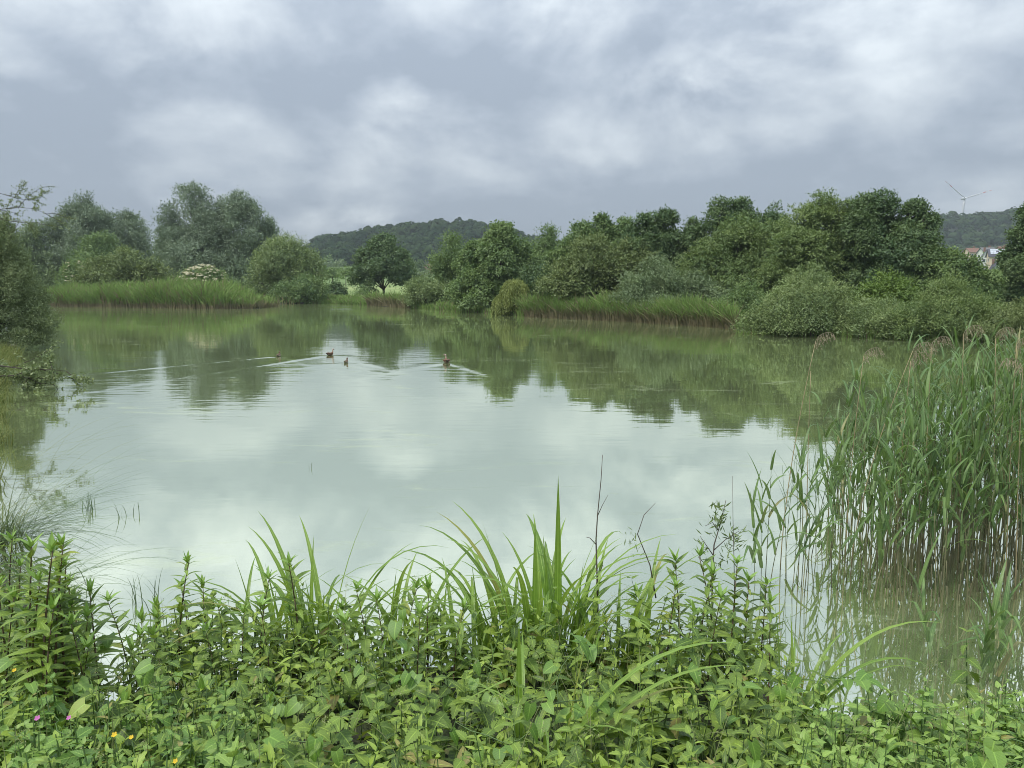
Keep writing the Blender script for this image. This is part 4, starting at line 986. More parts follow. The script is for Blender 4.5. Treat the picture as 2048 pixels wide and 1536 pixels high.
def undergrowth(name, label, n, x0, x1, ymin, ymax, shapes, mat, size, seed, depth=.3, cat='undergrowth', bias=0.0, tall=.38, pairs=8):
    """many small upright plants, leaves in crossed pairs up each stem"""
    rg = np.random.default_rng(seed); P, AZ, PI_, RO, SC, PK, TI = [], [], [], [], [], [], []; mb = MB(); k = 0
    while k < n:
        px = rg.uniform(x0, x1); lo = max(ymin, can_top(px) + bias)
        if lo > ymax: continue
        py = lo + (ymax - lo) * rg.uniform(0, 1); k += 1
        q = at_Y(px, py, surf_Y(py) + rg.uniform(-.05, depth)); q[2] += rg.normal(-.04, .05) if rg.uniform() < .68 else rg.uniform(.03, .15); g = max(gz(q[0], q[1]), 0.0)
        if q[2] < g + .06: q[2] = g + .06
        h = min(q[2] - g, tall * rg.uniform(.7, 1.3)); lean = rg.normal(0, .12, 2); kind = rg.integers(0, len(shapes)); a = rg.uniform(0, 6.28); ti = rg.normal(.5, .28); sz = size * rg.uniform(.7, 1.3)
        mb.tube([(q[0] - lean[0] * h, q[1] - lean[1] * h, q[2] - h), (q[0], q[1], q[2])], [.004, .002], 4)
        m = max(3, int(pairs * h / tall))
        for i in range(m):
            f = (i + rg.uniform(0, .4)) / m; a += 1.57 + rg.normal(0, .3)
            for e in (0, math.pi):
                if rg.uniform() < .1: continue
                P.append((q[0] - lean[0] * h * f, q[1] - lean[1] * h * f, q[2] - h * f)); AZ.append(a + e + rg.normal(0, .25)); PI_.append(.75 - 1.1 * f ** .7 + rg.normal(0, .28)); RO.append(rg.normal(0, .35))
                SC.append(sz * (.55 + .75 * min(1, f * 2.2)) * rg.uniform(.75, 1.2)); PK.append(kind); TI.append(np.clip(ti + rg.normal(0, .15) + (.35 if f < .12 else 0), -.2, 1.2) if rg.uniform() > .025 else 1.4)
    Rm = rots(np.array(AZ), np.array(PI_), np.array(RO))
    o = obj(name, scatter_mesh(name, shapes, np.array(P), Rm, np.array(SC), np.array(PK), mat, np.array(TI)))
    tag(o, label, cat, kind='stuff'); st = mb.build('stems', STEM_G, o); st['kind'] = 'stuff'; return o
SH_N = [leaf_shape(1, .29, 'nettle', 8, .6, .2), leaf_shape(1, .3, 'ovate', 5, .5, .2), leaf_shape(1, .13, 'lance', 5, .7, .3), leaf_shape(1, .42, 'heart', 6, .5, .15)]
undergrowth('undergrowth', 'dense dark green leaves filling the bank thicket', 960, -70, 1640, 1150, 1600, SH_N[:3] + [SH_N[2], leaf_shape(1, .16, 'lance', 5, .4, .3)], UNDER, .08, 201, .4, bias=8)
undergrowth('undergrowth', 'leafy low growth filling the lower right corner of the bank', 480, 1590, 2130, 1380, 1600, [SH_N[1], SH_N[0], SH_N[2], SH_N[1]], COVER, .06, 202, .35, tall=.25, pairs=6)
undergrowth('ground_cover', 'light green small-leaved ground cover in the lower left corner', 330, -60, 520, 1405, 1600, [leaf_shape(1, .38, 'ovate', 5, .4, .2), leaf_shape(1, .22, 'ovate', 5, .6, .2), leaf_shape(1, .3, 'nettle', 8, .4, .2)], COVER, .05, 203, .3, bias=10, tall=.2, pairs=6)

# ------------------------------------------------------------------ loosestrife
ORD = ['first', 'second', 'third', 'fourth', 'fifth', 'sixth', 'seventh', 'eighth', 'ninth', 'tenth', 'eleventh', 'twelfth']
def ordered(spots): return [(s_, ORD[sorted(q[0] for q in spots).index(s_[0])]) for s_ in spots]
G_L = 'loosestrife plants in the left corner'
LZ = ['cut by the left edge in the left clump', 'in the left half of the left clump', 'in the right half of the left clump', 'on the right flank of the left clump by the gap']
for i in range(26):
    px = -15 + i * 8.2 + R_.uniform(-6, 6); base = np.interp(px, [0, 100, 150, 200], [1062, 1085, 1135, 1175])
    yy = R_.uniform(3.35, 4.3); lz = ('front ' if yy < 3.8 else 'rear ') + 'loosestrife ' + LZ[min(3, int(max(px, 0) // 52))]; loosestrife(px, yy, base + (R_.uniform(0, 25) if i % 3 == 0 else R_.uniform(20, 170)), lz, lz)
for (px, Y, py, lab) in [(252, 4.25, 1188, 'loosestrife standing alone right of the gap of open water'), (344, 4.3, 1118, 'tallest reddish-stemmed loosestrife left of the iris, against the water'),
        (372, 4.5, 1165, 'loosestrife half hidden right of the tallest reddish-stemmed one'), (410, 4.35, 1172, 'loosestrife with a pale tip, second right of the tallest reddish-stemmed one'),
        (592, 4.2, 1108, 'tall loosestrife in front of the tall leaning iris blade'), (512, 4.2, 1152, 'tall loosestrife left of the tall leaning iris blade'),
        (388, 3.4, 1385, 'short pale-tipped loosestrife low in the thicket on the left')]:
    loosestrife(px, Y, py, lab)
for (px, Y, py), od in ordered([(300, 4.4, 1235), (455, 4.3, 1205), (480, 4.0, 1225), (535, 4.0, 1205), (560, 4.4, 1215), (290, 4.1, 1270), (330, 3.9, 1265), (430, 3.9, 1262), (285, 4.4, 1240), (318, 4.45, 1215), (270, 3.9, 1300)]):
    loosestrife(px, Y, py, od + ' from the left of the shorter loosestrife left of the iris', 'shorter loosestrife left of the iris')
for (px, Y, py), od in ordered([(665, 4.2, 1215), (735, 4.2, 1172), (765, 4.0, 1195), (800, 4.3, 1166), (855, 4.2, 1168), (905, 4.1, 1205), (700, 3.8, 1240), (830, 3.8, 1225)]):
    loosestrife(px, Y, py, od + ' loosestrife from the left in the row between the iris clumps', 'loosestrife between the iris clumps')
for (px, Y, py), od in ordered([(1290, 4.3, 1190), (1335, 4.3, 1165), (1370, 4.4, 1120), (1400, 4.3, 1140), (1440, 4.4, 1112), (1466, 4.2, 1130), (1495, 4.3, 1150), (1525, 4.2, 1170), (1545, 4.0, 1205), (1420, 4.0, 1190), (1360, 3.9, 1225)]):
    loosestrife(px, Y, py, od + ' loosestrife from the left in the clump beside the reeds', 'loosestrife left of the reeds')

# ------------------------------------------------------------------ nettles and bindweed
def zone(px, py):
    col = ['below the tallest reddish-stemmed loosestrife', 'below the left iris clump', 'below the bent-blade iris clump', 'around the front iris', 'right of the front iris', 'below the loosestrife left of the reeds'][int(np.searchsorted([430, 680, 940, 1150, 1340], px))]
    row = 'high in the thicket' if py < 1345 else ('halfway down the thicket' if py < 1440 else 'by the bottom edge')
    return row + ', ' + col
def canopy_spots(n, x0, x1, y0, y1, rise=20, gap=45):
    out = []; tries = 0
    while len(out) < n and tries < 6000:
        tries += 1; px, py = R_.uniform(x0, x1), R_.uniform(y0, y1)
        if py < can_top(px) - rise: continue
        if any((px - a) ** 2 + (py - b) ** 2 < gap * gap for a, b in out): continue
        out.append((px, py))
    return out
for (px, py) in canopy_spots(72, 290, 1610, 1235, 1530, 15, 46):
    z = zone(px, py)
    nettle(px, surf_Y(py) - R_.uniform(0, .15), py - R_.uniform(25, 75), 'toothed nettle ' + z, 'nettles ' + z)
for (px, py) in canopy_spots(9, 1760, 2060, 1400, 1520, 10, 60):
    nettle(px, surf_Y(py) - .1, py - 20, 'nettle in the low growth at the lower right corner', 'nettles in the lower right corner')
nettle(1958, 3.6, 1262, 'single tall nettle with curled top standing out over the water at the right', 'nettles in the lower right corner')
def bindweed(px, py, label, group, n, spread, size):
    Y = surf_Y(py) - .12; c = at_Y(px, py, Y); g = gz(c[0], Y); root = empty('bindweed', (c[0], Y, g)); tag(root, label, 'vine', group)
    h = c[2] - g; pts = [Vector((0, .05, 0)), Vector((R_.uniform(-.04, .04), .02, h * .5))]; p = Vector((0, 0, h))
    d = Vector((R_.uniform(-1, 1), R_.uniform(-.2, .4), R_.uniform(-.2, .3))).normalized()
    stops = []
    for i in range(n):
        pts.append(p.copy()); stops.append(p.copy()); d = (d + Vector((R_.gauss(0, .5), R_.gauss(0, .3), R_.gauss(0, .35)))).normalized(); p = p + d * spread / n
    mb = MB(); mb.tube(pts, .0022, 4); mb.build('stem', STEM_G, root, True)
    for q in stops:
        az = math.pi + R_.gauss(0, .9)         # leaves hang towards the light over the path
        part('leaf', R_.choice(HEART_M), root, q + Vector((R_.gauss(0, .03), -.02, R_.gauss(0, .03))), rot_to(az, R_.uniform(-1.1, .1), R_.gauss(0, .3)), size * R_.uniform(.65, 1.2))
for (px, py) in canopy_spots(13, 320, 1600, 1300, 1530, 0, 100):
    z = zone(px, py)
    bindweed(px, py - 25, 'heart-leaved bindweed ' + z, 'bindweed ' + z, 7, .5, .07)
for (px, py) in canopy_spots(7, 0, 230, 1180, 1440, 0, 70):
    bindweed(px, py, 'bindweed twining through the loosestrife at the left edge', 'bindweed at the left edge', 6, .4, .085)
for (px, py) in canopy_spots(9, 1780, 2060, 1410, 1530, 0, 70):
    bindweed(px, py, 'bindweed with round pale leaves in the lower right corner', 'bindweed in the lower right corner', 8, .45, .07)

# ------------------------------------------------------------------ iris
IR_UP = [shape_mesh('iris_blade', blade_shape(1.0, w, .04, b, 2.0), IRIS) for (w, b) in ((.042, .15), (.038, .35), (.046, .05))]
IR_ARC = [shape_mesh('iris_blade', blade_shape(1.0, w, .12, b, 1.7, 11), IRIS) for (w, b) in ((.04, 1.5), (.036, 1.9), (.042, 1.15), (.036, 2.3))]
IR_KINK = [shape_mesh('iris_blade', blade_shape(1.0, .04, .06, .3, 1.5, 11, (k, q)), IRIS) for (k, q) in ((.6, 1.7), (.7, 2.2), (.5, 1.3))]
def iris(label, px, Y, py_base_top, n, rad, tall, arc=.45, lean=0.0, extra=()):
    p, H = place(px, Y, py_base_top); root = empty('iris', p); tag(root, label, 'plant', 'iris clumps')
    for i in range(n):
        a = R_.uniform(0, 6.28); r = rad * math.sqrt(R_.random()); q = (r * math.cos(a), r * .6 * math.sin(a), 0)
        u = R_.random(); me = R_.choice(IR_ARC) if u < arc else (R_.choice(IR_KINK) if u < arc + .13 else R_.choice(IR_UP))
        ln = H * R_.uniform(.55, .95) * (1.6 if u < arc else .95)
        out = math.atan2(-q[0], q[1]) if R_.random() < .7 else R_.uniform(0, 6.28)
        part('blade', me, root, q, Matrix.Rotation(lean, 4, 'Y') @ Matrix.Rotation(out + R_.gauss(0, .5), 4, 'Z') @ Matrix.Rotation(-R_.uniform(0, .28) * (r / rad + .2), 4, 'X'), ln)
    for (dx, me, az, tilt, pyt) in extra:         # single blades that stand out, by the row their tip reaches
        top = at_Y(px + dx, pyt, Y)[2] - p.z
        part('blade', me, root, (dx * Y / FPX, 0, 0), Matrix.Rotation(az, 4, 'Z') @ Matrix.Rotation(tilt, 4, 'X'), top / math.cos(tilt) * (1.75 if me in IR_ARC else 1.02))
    return root
U, A_, K = IR_UP, IR_ARC, IR_KINK
iris('large iris clump in the centre with the tallest sword-like blade', 1080, 4.5, 1090, 92, .36, 1.0, .6, 0, [(38, U[2], 0, 0, 962), (-50, U[0], 1.57, -.13, 1040), (-10, U[2], 0, 0, 1055), (50, U[1], -1.57, -.1, 1060), (20, U[0], .6, 0, 1075)])
iris('iris clump on the left with one tall leaning blade', 625, 4.55, 1110, 48, .34, .9, .6, 0, [(20, U[1], -1.57, -.14, 1003), (-110, U[0], 1.57, -.12, 1118), (-10, U[1], 0, -.05, 1085), (75, K[0], -1.57, -.2, 1100)])
iris('iris clump of bent blades between left and centre clumps', 800, 4.55, 1130, 44, .34, .8, .7)
iris('small iris tuft just left of the central clump', 945, 4.5, 1160, 22, .2, .8, .6)
iris('iris tuft of pale arching blades right of the central clump', 1225, 4.5, 1140, 34, .28, .8, .75)
iris('iris at the left beside the tallest reddish loosestrife', 490, 4.6, 1130, 12, .2, .7, .65)
iris('front iris with broad blades arching to the right in the lower middle', 1085, 3.0, 1330, 8, .10, .6, .6, .0, [(-50, U[2], 0, .1, 1232), (40, U[0], -1.57, -.1, 1240), (20, A_[0], -1.57, -.35, 1290), (35, A_[2], -1.57, -.5, 1340), (60, A_[0], -1.4, -.45, 1385), (-20, K[0], 1.57, -.1, 1240)])
iris('iris with long blades arching right over the water before the reeds', 1590, 3.75, 1290, 12, .10, .6, .8, .1, [(10, A_[0], -1.57, -.3, 1255), (20, A_[3], -1.57, -.4, 1275), (15, A_[2], -1.57, -.55, 1330), (0, U[1], 0, 0, 1240), (-25, U[0], .8, 0, 1215), (30, A_[0], -1.5, -.7, 1400), (20, K[2], -1.57, -.2, 1265)])
iris('few iris blades lying flat near the bottom edge', 880, 2.75, 1475, 4, .05, .4, .5, -.6, [(-10, A_[1], 1.57, -.9, 1500), (420, A_[2], -1.57, -1.0, 1440)])

# ------------------------------------------------------------------ reeds on the right
RBLADE = [shape_mesh('reed_leaf', blade_shape(1.0, w, t0, b, p_, 9, k, .18, 2.0), REED) for (w, t0, b, p_, k) in
          ((.085, .35, .7, 1.5, None), (.075, .45, 1.3, 1.6, None), (.09, .5, 1.7, 1.4, None), (.08, .3, .35, 1.2, None), (.075, .5, .9, 1.2, (.55, .9)), (.085, .6, 2.0, 1.2, None))]
RST = [stem_unit('stem', REEDST, R_.uniform(-.10, .10), R_.uniform(-.10, .10), .0028, 8) for _ in range(6)]
def reed_leaf_specs(st, H, few=False):
    n = R_.randint(3, 5) if few else R_.randint(6, 9); a = R_.uniform(0, 6.28); out = []
    for i in range(n):
        t = .30 + .68 * (i + R_.random() * .5) / n; a += math.pi + R_.gauss(0, .5)
        out.append((stem_at(st, t, H), a, R_.choice(range(6)) if t < .85 else R_.choice((0, 3, 3)), R_.uniform(.26, .46) * (1.15 - .35 * t)))
    return out
def top_row(px): return float(np.interp(px, [1500, 1540, 1600, 1700, 1800, 1900, 2000, 2100], [905, 880, 850, 805, 770, 715, 672, 640]))
G_R = 'green reeds at the right edge'
def reed(px, pyb, pyt, label, group=G_R):
    b = at_z(px, pyb); H = at_Y(px, pyt, b[1])[2]; st = R_.choice(RST)
    root = empty('reed', (b[0], b[1], -.12)); H += .12; root.rotation_euler = (R_.gauss(0, .05), R_.gauss(0, .06), R_.uniform(0, 6.28)); tag(root, label, 'reed', group)
    s = part('stem', st[0], root, (0, 0, 0), Matrix.Identity(4)); s.scale = (H, H, H)
    for (q, a, k, l) in reed_leaf_specs(st, H, 'thin' in group):
        part('leaf', RBLADE[k], root, q, Matrix.Rotation(a, 4, 'Z'), l)
    return root
for (px, pyb) in [(1512, 1170), (1522, 1185), (1530, 1160), (1536, 1178)]:
    reed(px, pyb, top_row(px) + R_.uniform(0, 90), 'green reed in the sparse tuft at the left end of the reeds', 'leftmost tuft of green reeds')
TZ = ['next to the leftmost plume', 'left of the second plume', 'right of the second plume', 'next to the dense reeds']
for i in range(24):
    px = 1570 + i * 7.5 + R_.uniform(-5, 5); reed(px, R_.uniform(1090, 1195), top_row(px) + abs(R_.gauss(20, 60)), 'green reed in the thin stand, ' + TZ[min(3, i // 6)], 'thinly standing green reeds ' + TZ[min(3, i // 6)])
def rzone(px): return ['left of the fourth plume', 'between the fourth and the highest plume', 'just right of the highest plume', 'at the right edge'][int(np.searchsorted([1850, 1930, 2000], px))]
for i in range(62):
    px = 1745 + i * 5.2 + R_.uniform(-6, 6); pb = R_.uniform(1070, 1215); reed(px, pb, top_row(px) + abs(R_.gauss(0, 75)), 'green reed in the ' + ('front' if pb > 1145 else 'back') + ' of the dense stand ' + rzone(px), 'dense green reeds ' + rzone(px))
reed(1862, 1345, 1150, 'single short reed with three broad leaves in the water before the stand')
for px in (1955, 1972, 1990): reed(px, 1375, R_.uniform(1190, 1225), 'young bright reed shoot low in front of the dense stand', 'young reed shoots')
# the rest of the stand behind them: too many to tell apart
def reed_stand(n, seed):
    rg = np.random.default_rng(seed); mb = MB(); P, A, PK, L, T = [], [], [], [], []
    for i in range(n):
        px = 1740 + 420 * rg.uniform(0, 1) ** .75; b = at_z(px, rg.uniform(1045, 1200)); b = b + np.array((0, rg.uniform(0, 1.6), 0)); pxa = 1024 + b[0] / b[1] * FPX * 1.0
        H = at_Y(px, top_row(px) + abs(rg.normal(10, 70)), b[1])[2]; lx, ly = rg.normal(0, .1, 2) * H
        pts = [(b[0] + lx * t * t, b[1] + ly * t * t, -.1 + (H + .1) * t) for t in (0, .3, .6, .85, 1)]
        for j in range(4): mb.tube(pts[j:j + 2], [.006 * (1.1 - .2 * j), .006 * (.9 - .2 * j)], 4, [0, .1, .6, 1][j] * rg.uniform(.3, 1.2))
        for j in range(rg.integers(6, 12)):
            t = rg.uniform(.22, .98); P.append((b[0] + lx * t * t, b[1] + ly * t * t, H * t)); A.append(rg.uniform(0, 6.28)); PK.append(rg.integers(0, 6)); L.append(rg.uniform(.24, .44) * (1.15 - .35 * t))
    for i in range(int(n * .6)):     # broken straw stalks at the foot
        px = 1720 + 440 * rg.uniform(0, 1) ** .8; b = at_z(px, rg.uniform(1060, 1225)); h = rg.uniform(.25, .8); lx, ly = rg.normal(0, .28, 2) * h
        mb.tube([(b[0], b[1], -.05), (b[0] + lx * .4, b[1] + ly * .4, h * .5), (b[0] + lx, b[1] + ly, h)], [.005, .004, .003], 4, 0.0)
    o = mb.build('reed_thicket', REEDST); tag(o, 'mass of stalks at the back of the dense reed stand', 'reeds', kind='stuff')
    N = len(P); sh = [blade_shape(1.0, w, t0, b, p_, 6, k, .18, 2.0) for (w, t0, b, p_, k) in ((.085, .35, .7, 1.5, None), (.075, .45, 1.3, 1.6, None), (.09, .5, 1.7, 1.4, None), (.08, .3, .35, 1.2, None), (.075, .5, .9, 1.2, (.55, .9)), (.085, .6, 2.0, 1.2, None))]
    z = np.zeros(N); m = scatter_mesh('blades', sh, np.array(P), rots(np.array(A), z, z), np.array(L), np.array(PK), REED, rg.uniform(.1, .9, N)); c = obj('blades', m, o); c['kind'] = 'stuff'
reed_stand(190, 301)
# last year's straw-coloured reeds with drooping plumes
PLUME = mat_crown('plume', (0.36, 0.31, 0.20), (0.54, 0.48, 0.35), .3, 0)
def dry_reed(pxb, pyb, pxt, pyt, label, side=1, plume=True):
    b = at_z(pxb, pyb); Y = b[1]; tp = at_Y(pxt, pyt, Y); root = empty('dry_reed', (b[0], Y, 0)); tag(root, label, 'reed', 'dry reeds with plumes')
    e = Vector((tp[0] - b[0], 0, tp[2])); pts = [Vector((0, 0, -.1))]
    for i in range(1, 9):
        t = i / 8; pts.append(Vector((e.x * (t ** 1.5), .03 * math.sin(t * 3), e.z * t)))
    mb = MB(); mb.tube(pts, [.0048 - .0003 * i for i in range(9)], 5); mb.build('stem', STRAW, root, True)
    if not plume: return
    ax = []; p = pts[-1]; th = .25
    for i in range(9): ax.append(p.copy()); th += .20; p = p + Vector((side * math.sin(th), R_.gauss(0, .1), math.cos(th))) * .021
    mb = MB(); mb.tube(ax, .0018, 4)
    for q in ax:
        for _ in range(5):
            ln = R_.uniform(.03, .085); d = Vector((side * R_.uniform(.05, .5), R_.gauss(0, .25), -R_.uniform(.6, 1))).normalized(); pp = q.copy(); prev = None
            for j in range(5):
                f = pp + d * ln * j / 4; sdv = Vector((R_.gauss(0, 1), R_.gauss(0, 1), R_.gauss(0, .4))).normalized() * .0035
                mb.add([f, f + d * .008 + sdv, f + d * .020, f + d * .008 - sdv], [(0, 1, 2, 3)], R_.random())
    mb.build('plume', PLUME, root)
for a in [(1560, 1140, 1632, 682, 'tallest dry reed at the left with a plume drooping right'), (1612, 1100, 1622, 742, 'bare dry stalk beside the leftmost plume', 1, False), (1690, 1130, 1728, 712, 'second dry reed plume from the left, over the water'),
          (1700, 1150, 1826, 702, 'long leaning dry reed whose plume nods right, third from the left'), (1790, 1150, 1822, 722, 'upright dry stalk below the third plume'), (1845, 1140, 1864, 690, 'dry reed with a narrow nodding plume, fourth from the left'),
          (1915, 1150, 1928, 668, 'dry reed with the highest plume above the dense reeds'), (1985, 1150, 1992, 672, 'dry reed plume second from the right edge'), (2010, 1190, 2034, 690, 'dry reed with feathery plume at the right edge'), (2030, 1200, 2046, 735, 'dry bent reed cut by the right edge', -1)]:
    dry_reed(*a)

# ------------------------------------------------------------------ twigs, rushes, grasses, flowers
def twig_thing(name, label, pts_px, Y, r=.006, branches=()):
    p0 = at_Y(*pts_px[0], Y); root = empty(name, p0); tag(root, label, 'twig')
    loc = Vector(p0); mb = MB()
    P = [Vector(at_Y(*q, Y)) - loc for q in pts_px]; P[0].z = min(P[0].z, -.02 - 0 * loc.z)
    mb.tube(P, [r * (1 - .75 * i / (len(P) - 1)) for i in range(len(P))], 5)
    for br in branches:
        Q = [Vector(at_Y(*q, Y)) - loc for q in br]; mb.tube(Q, [r * .5 * (1 - .6 * i / (len(Q) - 1)) for i in range(len(Q))], 4)
    mb.build('stem', TWIG, root, True); return root
twig_thing('dead_twig', 'tall forked dead twig rising right of the central iris', [(1196, 1230), (1194, 1150), (1192, 1080), (1195, 1030), (1202, 960), (1205, 910)], 4.7, .0065, [[(1195, 1032), (1205, 1010), (1216, 990)], [(1193, 1090), (1180, 1076), (1172, 1074)], [(1196, 1150), (1206, 1130), (1210, 1140)]])
t2 = twig_thing('dead_twig', 'bent twig with a fine green sprig, right of the forked one', [(1312, 1190), (1300, 1130), (1275, 1068), (1288, 1030), (1311, 1006)], 4.7, .005)
def sprig(parent, rg, pts, n, L, mat):
    mb = MB()
    for i in range(n):
        p = Vector(pts[rg.integers(0, len(pts))]) + Vector((rg.normal(0, .025), rg.normal(0, .02), rg.normal(0, .03))); d = Vector((rg.normal(0, .7), rg.normal(0, .5), rg.uniform(.1, 1))).normalized(); s = d.cross(Vector((rg.normal(), rg.normal(), rg.normal()))).normalized()
        l = L * rg.uniform(.6, 1.2); mb.add([p, p + d * l * .5 + s * l * .09, p + d * l, p + d * l * .5 - s * l * .09], [(0, 1, 2, 3)], rg.uniform(0, 1))
    mb.build('leaves', mat, parent)
rgs = np.random.default_rng(77); YW = mat_crown('sapling_leaf', (0.13, 0.20, 0.06), (0.26, 0.34, 0.12))
lz = Vector(t2.location); sprig(t2, rgs, [Vector(at_Y(*q, 4.7)) - lz for q in ((1270, 1075), (1267, 1090), (1272, 1100))], 26, .045, YW)
t3 = twig_thing('willow_sapling', 'slender willow sapling with fine leaves left of the reeds', [(1425, 1230), (1424, 1150), (1428, 1090), (1440, 1050), (1452, 1000)], 4.8, .007, [[(1426, 1110), (1412, 1090), (1400, 1072)], [(1428, 1100), (1450, 1080), (1478, 1062)], [(1436, 1060), (1425, 1045), (1410, 1052)], [(1424, 1140), (1402, 1120), (1398, 1105)]])
lz = Vector(t3.location); sprig(t3, rgs, [Vector(at_Y(*q, 4.8)) - lz for q in ((1430, 1040), (1436, 1030), (1442, 1025), (1428, 1060), (1470, 1070), (1475, 1085), (1462, 1095), (1402, 1085), (1440, 1048), (1432, 1050), (1404, 1110), (1450, 1110), (1440, 1130))], 190, .06, YW)
dr = twig_thing('bent_stalk', 'thin straight straw stalk right of the willow sapling', [(1470, 1220), (1468, 1120), (1466, 1040), (1465, 952)], 4.75, .0035)
RUSH = mat_crown('rush_blade', (0.07, 0.13, 0.05), (0.20, 0.28, 0.11), .2, .05); DRYG = mat_crown('bank_grass_blade', (0.12, 0.18, 0.05), (0.34, 0.36, 0.15), .3, 0)
def rushes(name, label, base, n, L, az, spread, lift, w, mat, seed, cat='rush', rad=.15, kind=None, group=None):
    rg = np.random.default_rng(seed); root = None; mb = MB(); base = Vector(base)
    for i in range(n):
        a = az + rg.normal(0, spread); th = lift + rg.normal(0, .22); ln = L * rg.uniform(.5, 1.1); p = Vector((rg.normal(0, rad), rg.normal(0, rad), -.03)); pts = []; bend = rg.uniform(.5, 1.2)
        for j in range(7):
            pts.append(p.copy()); tt = th + bend * (j / 6) ** 1.4; p = p + Vector((math.cos(a) * math.sin(tt), math.sin(a) * math.sin(tt), math.cos(tt))) * ln / 6; p.z = max(p.z, .012 - base.z)
        mb.strip(pts, [w * (1 - (j / 6) ** 2 * .9) for j in range(7)], (-math.sin(a), math.cos(a), .3), rg.uniform(0, 1))
    o = mb.build(name, mat); o.location = base; tag(o, label, cat, group, kind); return o
b0 = at_z(-10, 1110); rushes('rush_tussock', 'rush tussock arching right over the water at the left edge', (b0[0], b0[1], .1), 260, 1.25, -.05, .28, .85, .006, RUSH, 401, rad=.14)
b1 = at_z(-20, 985); rushes('rush_tussock', 'thin rushes leaning over the water further along the left bank', (b1[0], b1[1], .1), 60, 1.5, .1, .3, .75, .005, DRYG, 402, rad=.35)
b2 = at_z(60, 1190); rushes('rush_tussock', 'sparse fallen rushes behind the left loosestrife clump', (b2[0], b2[1], .05), 70, 1.0, -.15, .5, 1.0, .005, RUSH, 403, rad=.2)
for i, (px, py, n, h, lab) in enumerate([(180, 1020, 16, .26, 'small tuft of rush shoots in the water by the left bank'), (236, 1035, 4, .22, 'thin dark shoot in the water, left one of a close pair'), (266, 1030, 5, .25, 'thin dark shoot in the water, right one of a close pair'),
        (144, 1000, 2, .2, 'lone thin shoot in the water nearest the left bank'), (622, 937, 2, .13, 'tiny lone shoot standing in open water'), (305, 1240, 9, .5, 'dark rush stalks standing in the water behind the gap'), (270, 1210, 6, .42, 'few dark rush stalks left of the tall loosestrife')]):
    b = at_z(px, py); rushes('rush_shoot', lab, b, n, h, R_.uniform(0, 6), 2.5, .12, .007, RUSH, 410 + i, rad=.03, group='rush shoots in the water')
def bank_grass(name, label, n, seed, pxs, pys, h, mat):
    rg = np.random.default_rng(seed); mb = MB()
    for i in range(n):
        u = rg.uniform(0, 1); Y = np.interp(u, [0, 1], pys); X = pxs(Y) - abs(rg.normal(0, 1.1)) + .02 + .16 * math.sin(Y * 2.9) + .12 * math.sin(Y * 7.3); g = max(gz(X, Y), 0); ln = rg.uniform(*h); a = rg.normal(0, 1.2); th = rg.uniform(.1, .5); bend = rg.uniform(.3, 1.6); p = Vector((X, Y, g)); pts = []
        for j in range(5):
            pts.append(p.copy()); tt = th + bend * (j / 4) ** 1.3; p = p + Vector((math.cos(a) * math.sin(tt), math.sin(a) * math.sin(tt), math.cos(tt))) * ln / 4; p.z = max(p.z, .01)
        mb.strip(pts, [.011 * (1 - (j / 4) ** 2 * .9) for j in range(5)], (-math.sin(a), math.cos(a), .3), rg.uniform(0, 1))
    o = mb.build(name, mat); tag(o, label, 'grass', kind='stuff')
bank_grass('bank_grass', 'pale overhanging grass along the left bank', 10000, 421, lambda Y: float(np.interp(Y, [5.3, 8.2, 10.7, 14.5, 19.5, 25.5, 30.5], [-3.5, -5.8, -7.35, -9.8, -13.0, -16.5, -19.5])), (6.6, 27.0), (.15, .5), DRYG)
def tendrils(n, seed):
    rg = np.random.default_rng(seed); mb = MB()
    for i in range(n):
        px = rg.uniform(-20, 2060); py = can_top(px) + rg.uniform(30, 1536 - can_top(px)); Y = surf_Y(py) - rg.uniform(0, .2); p = Vector(at_Y(px, py, Y)); p.z -= .12; a = rg.uniform(0, 6.28); ln = rg.uniform(.2, .5); th = rg.uniform(0, .4); bend = rg.normal(.9, .6); pts = []
        for j in range(8):
            pts.append(p.copy()); tt = th + bend * (j / 7) ** 1.5; p = p + Vector((math.cos(a) * math.sin(tt), math.sin(a) * math.sin(tt), math.cos(tt))) * ln / 7
        mb.tube(pts, [.0017 * (1 - j / 9) for j in range(8)], 4, rg.uniform(0, 1))
        if rg.uniform() < .5:          # a loose seed head
            for j in range(22):
                q = pts[-1].lerp(pts[-3], rg.uniform(0, 1)) + Vector((rg.normal(0, .012), rg.normal(0, .012), rg.normal(0, .012))); d = Vector((rg.normal(), rg.normal(), rg.normal())).normalized() * .006; e = d.cross(Vector((rg.normal(), rg.normal(), rg.normal()))).normalized() * .0016
                mb.add([q - d, q + e, q + d, q - e], [(0, 1, 2, 3)], rg.uniform(.3, 1))
    o = mb.build('grass_stems', TEND); tag(o, 'fine pale grass stems and seed heads among the bank plants', 'grass', kind='stuff')
TEND = mat_crown('grass_stem', (0.16, 0.22, 0.06), (0.42, 0.44, 0.22), .2, 0)
tendrils(170, 431)
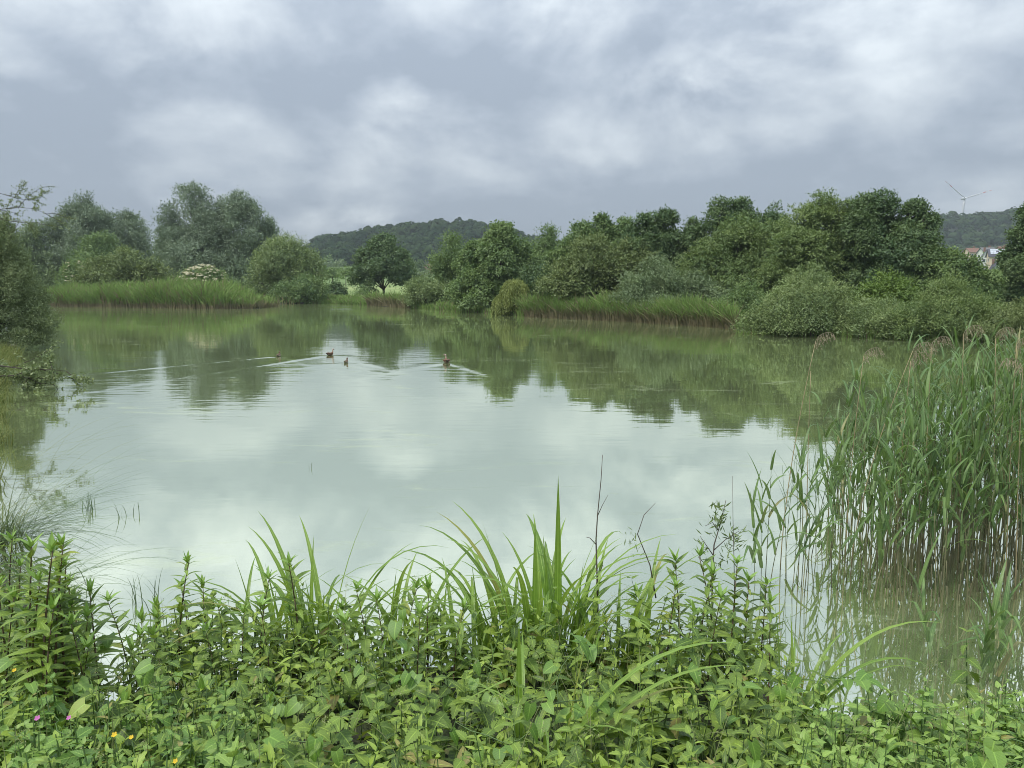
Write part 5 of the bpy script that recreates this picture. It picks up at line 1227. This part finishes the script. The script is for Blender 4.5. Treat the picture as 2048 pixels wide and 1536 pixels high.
YEL = mat_plain('yellow_petal', (0.75, 0.52, 0.02), .5, .1); PINK = mat_plain('pink_petal', (0.55, 0.16, 0.42), .5, .1)
def flower(px, py, label, mat, r):
    Y = surf_Y(py) - .2; c = at_Y(px, py, Y); g = gz(c[0], Y); root = empty('wild_flower', (c[0], Y, g)); tag(root, label, 'flower', 'small wild flowers'); h = c[2] - g
    mb = MB(); mb.tube([(.02, .03, 0), (.01, .01, h * .6), (0, 0, h)], .0015, 4); mb.build('stem', STEM_G, root, True)
    for k in range(5):
        a = k * 1.257; d = Vector((math.cos(a), math.sin(a) - .35, .35 + .5 * math.sin(a))).normalized(); s = d.cross(Vector((0, -.6, .8))).normalized(); q = Vector((0, 0, h))
        mb = MB(); mb.add([q, q + d * r * .6 + s * r * .42, q + d * r * 1.05 + s * r * .2, q + d * r * 1.05 - s * r * .2, q + d * r * .6 - s * r * .42], [(0, 1, 2, 3, 4)]); mb.build('petal', mat, root)
flower(229, 1470, 'yellow flower in the lower left, left one of a pair', YEL, .011); flower(263, 1475, 'yellow flower in the lower left, right one of a pair', YEL, .009)
flower(351, 1523, 'yellow flower at the bottom edge below the pair', YEL, .009); flower(29, 1341, 'yellow flower low in the left loosestrife clump', YEL, .011)
flower(75, 1437, 'small pink flower at the lower left edge', PINK, .012); flower(138, 1436, 'small pink flower right of the other pink one', PINK, .010)

# ------------------------------------------------------------------ haze
def haze():
    m = MB(); m.box(-1230, 1230, -160, 1330, -2.5, 175)
    mt = bpy.data.materials.new('haze'); mt.use_nodes = True; t = NT(mt.node_tree); t.n.clear()
    v = t.new('ShaderNodeVolumePrincipled'); v.inputs['Color'].default_value = (0.86, 0.93, 1.0, 1); v.inputs['Density'].default_value = HAZE; v.inputs['Anisotropy'].default_value = 0.0
    out = t.new('ShaderNodeOutputMaterial'); t.l.new(v.outputs[0], out.inputs['Volume'])
    o = m.build('haze', mt); tag(o, 'pale blue haze over the far ridges', 'haze', kind='stuff')
HAZE = 0.0003
haze()
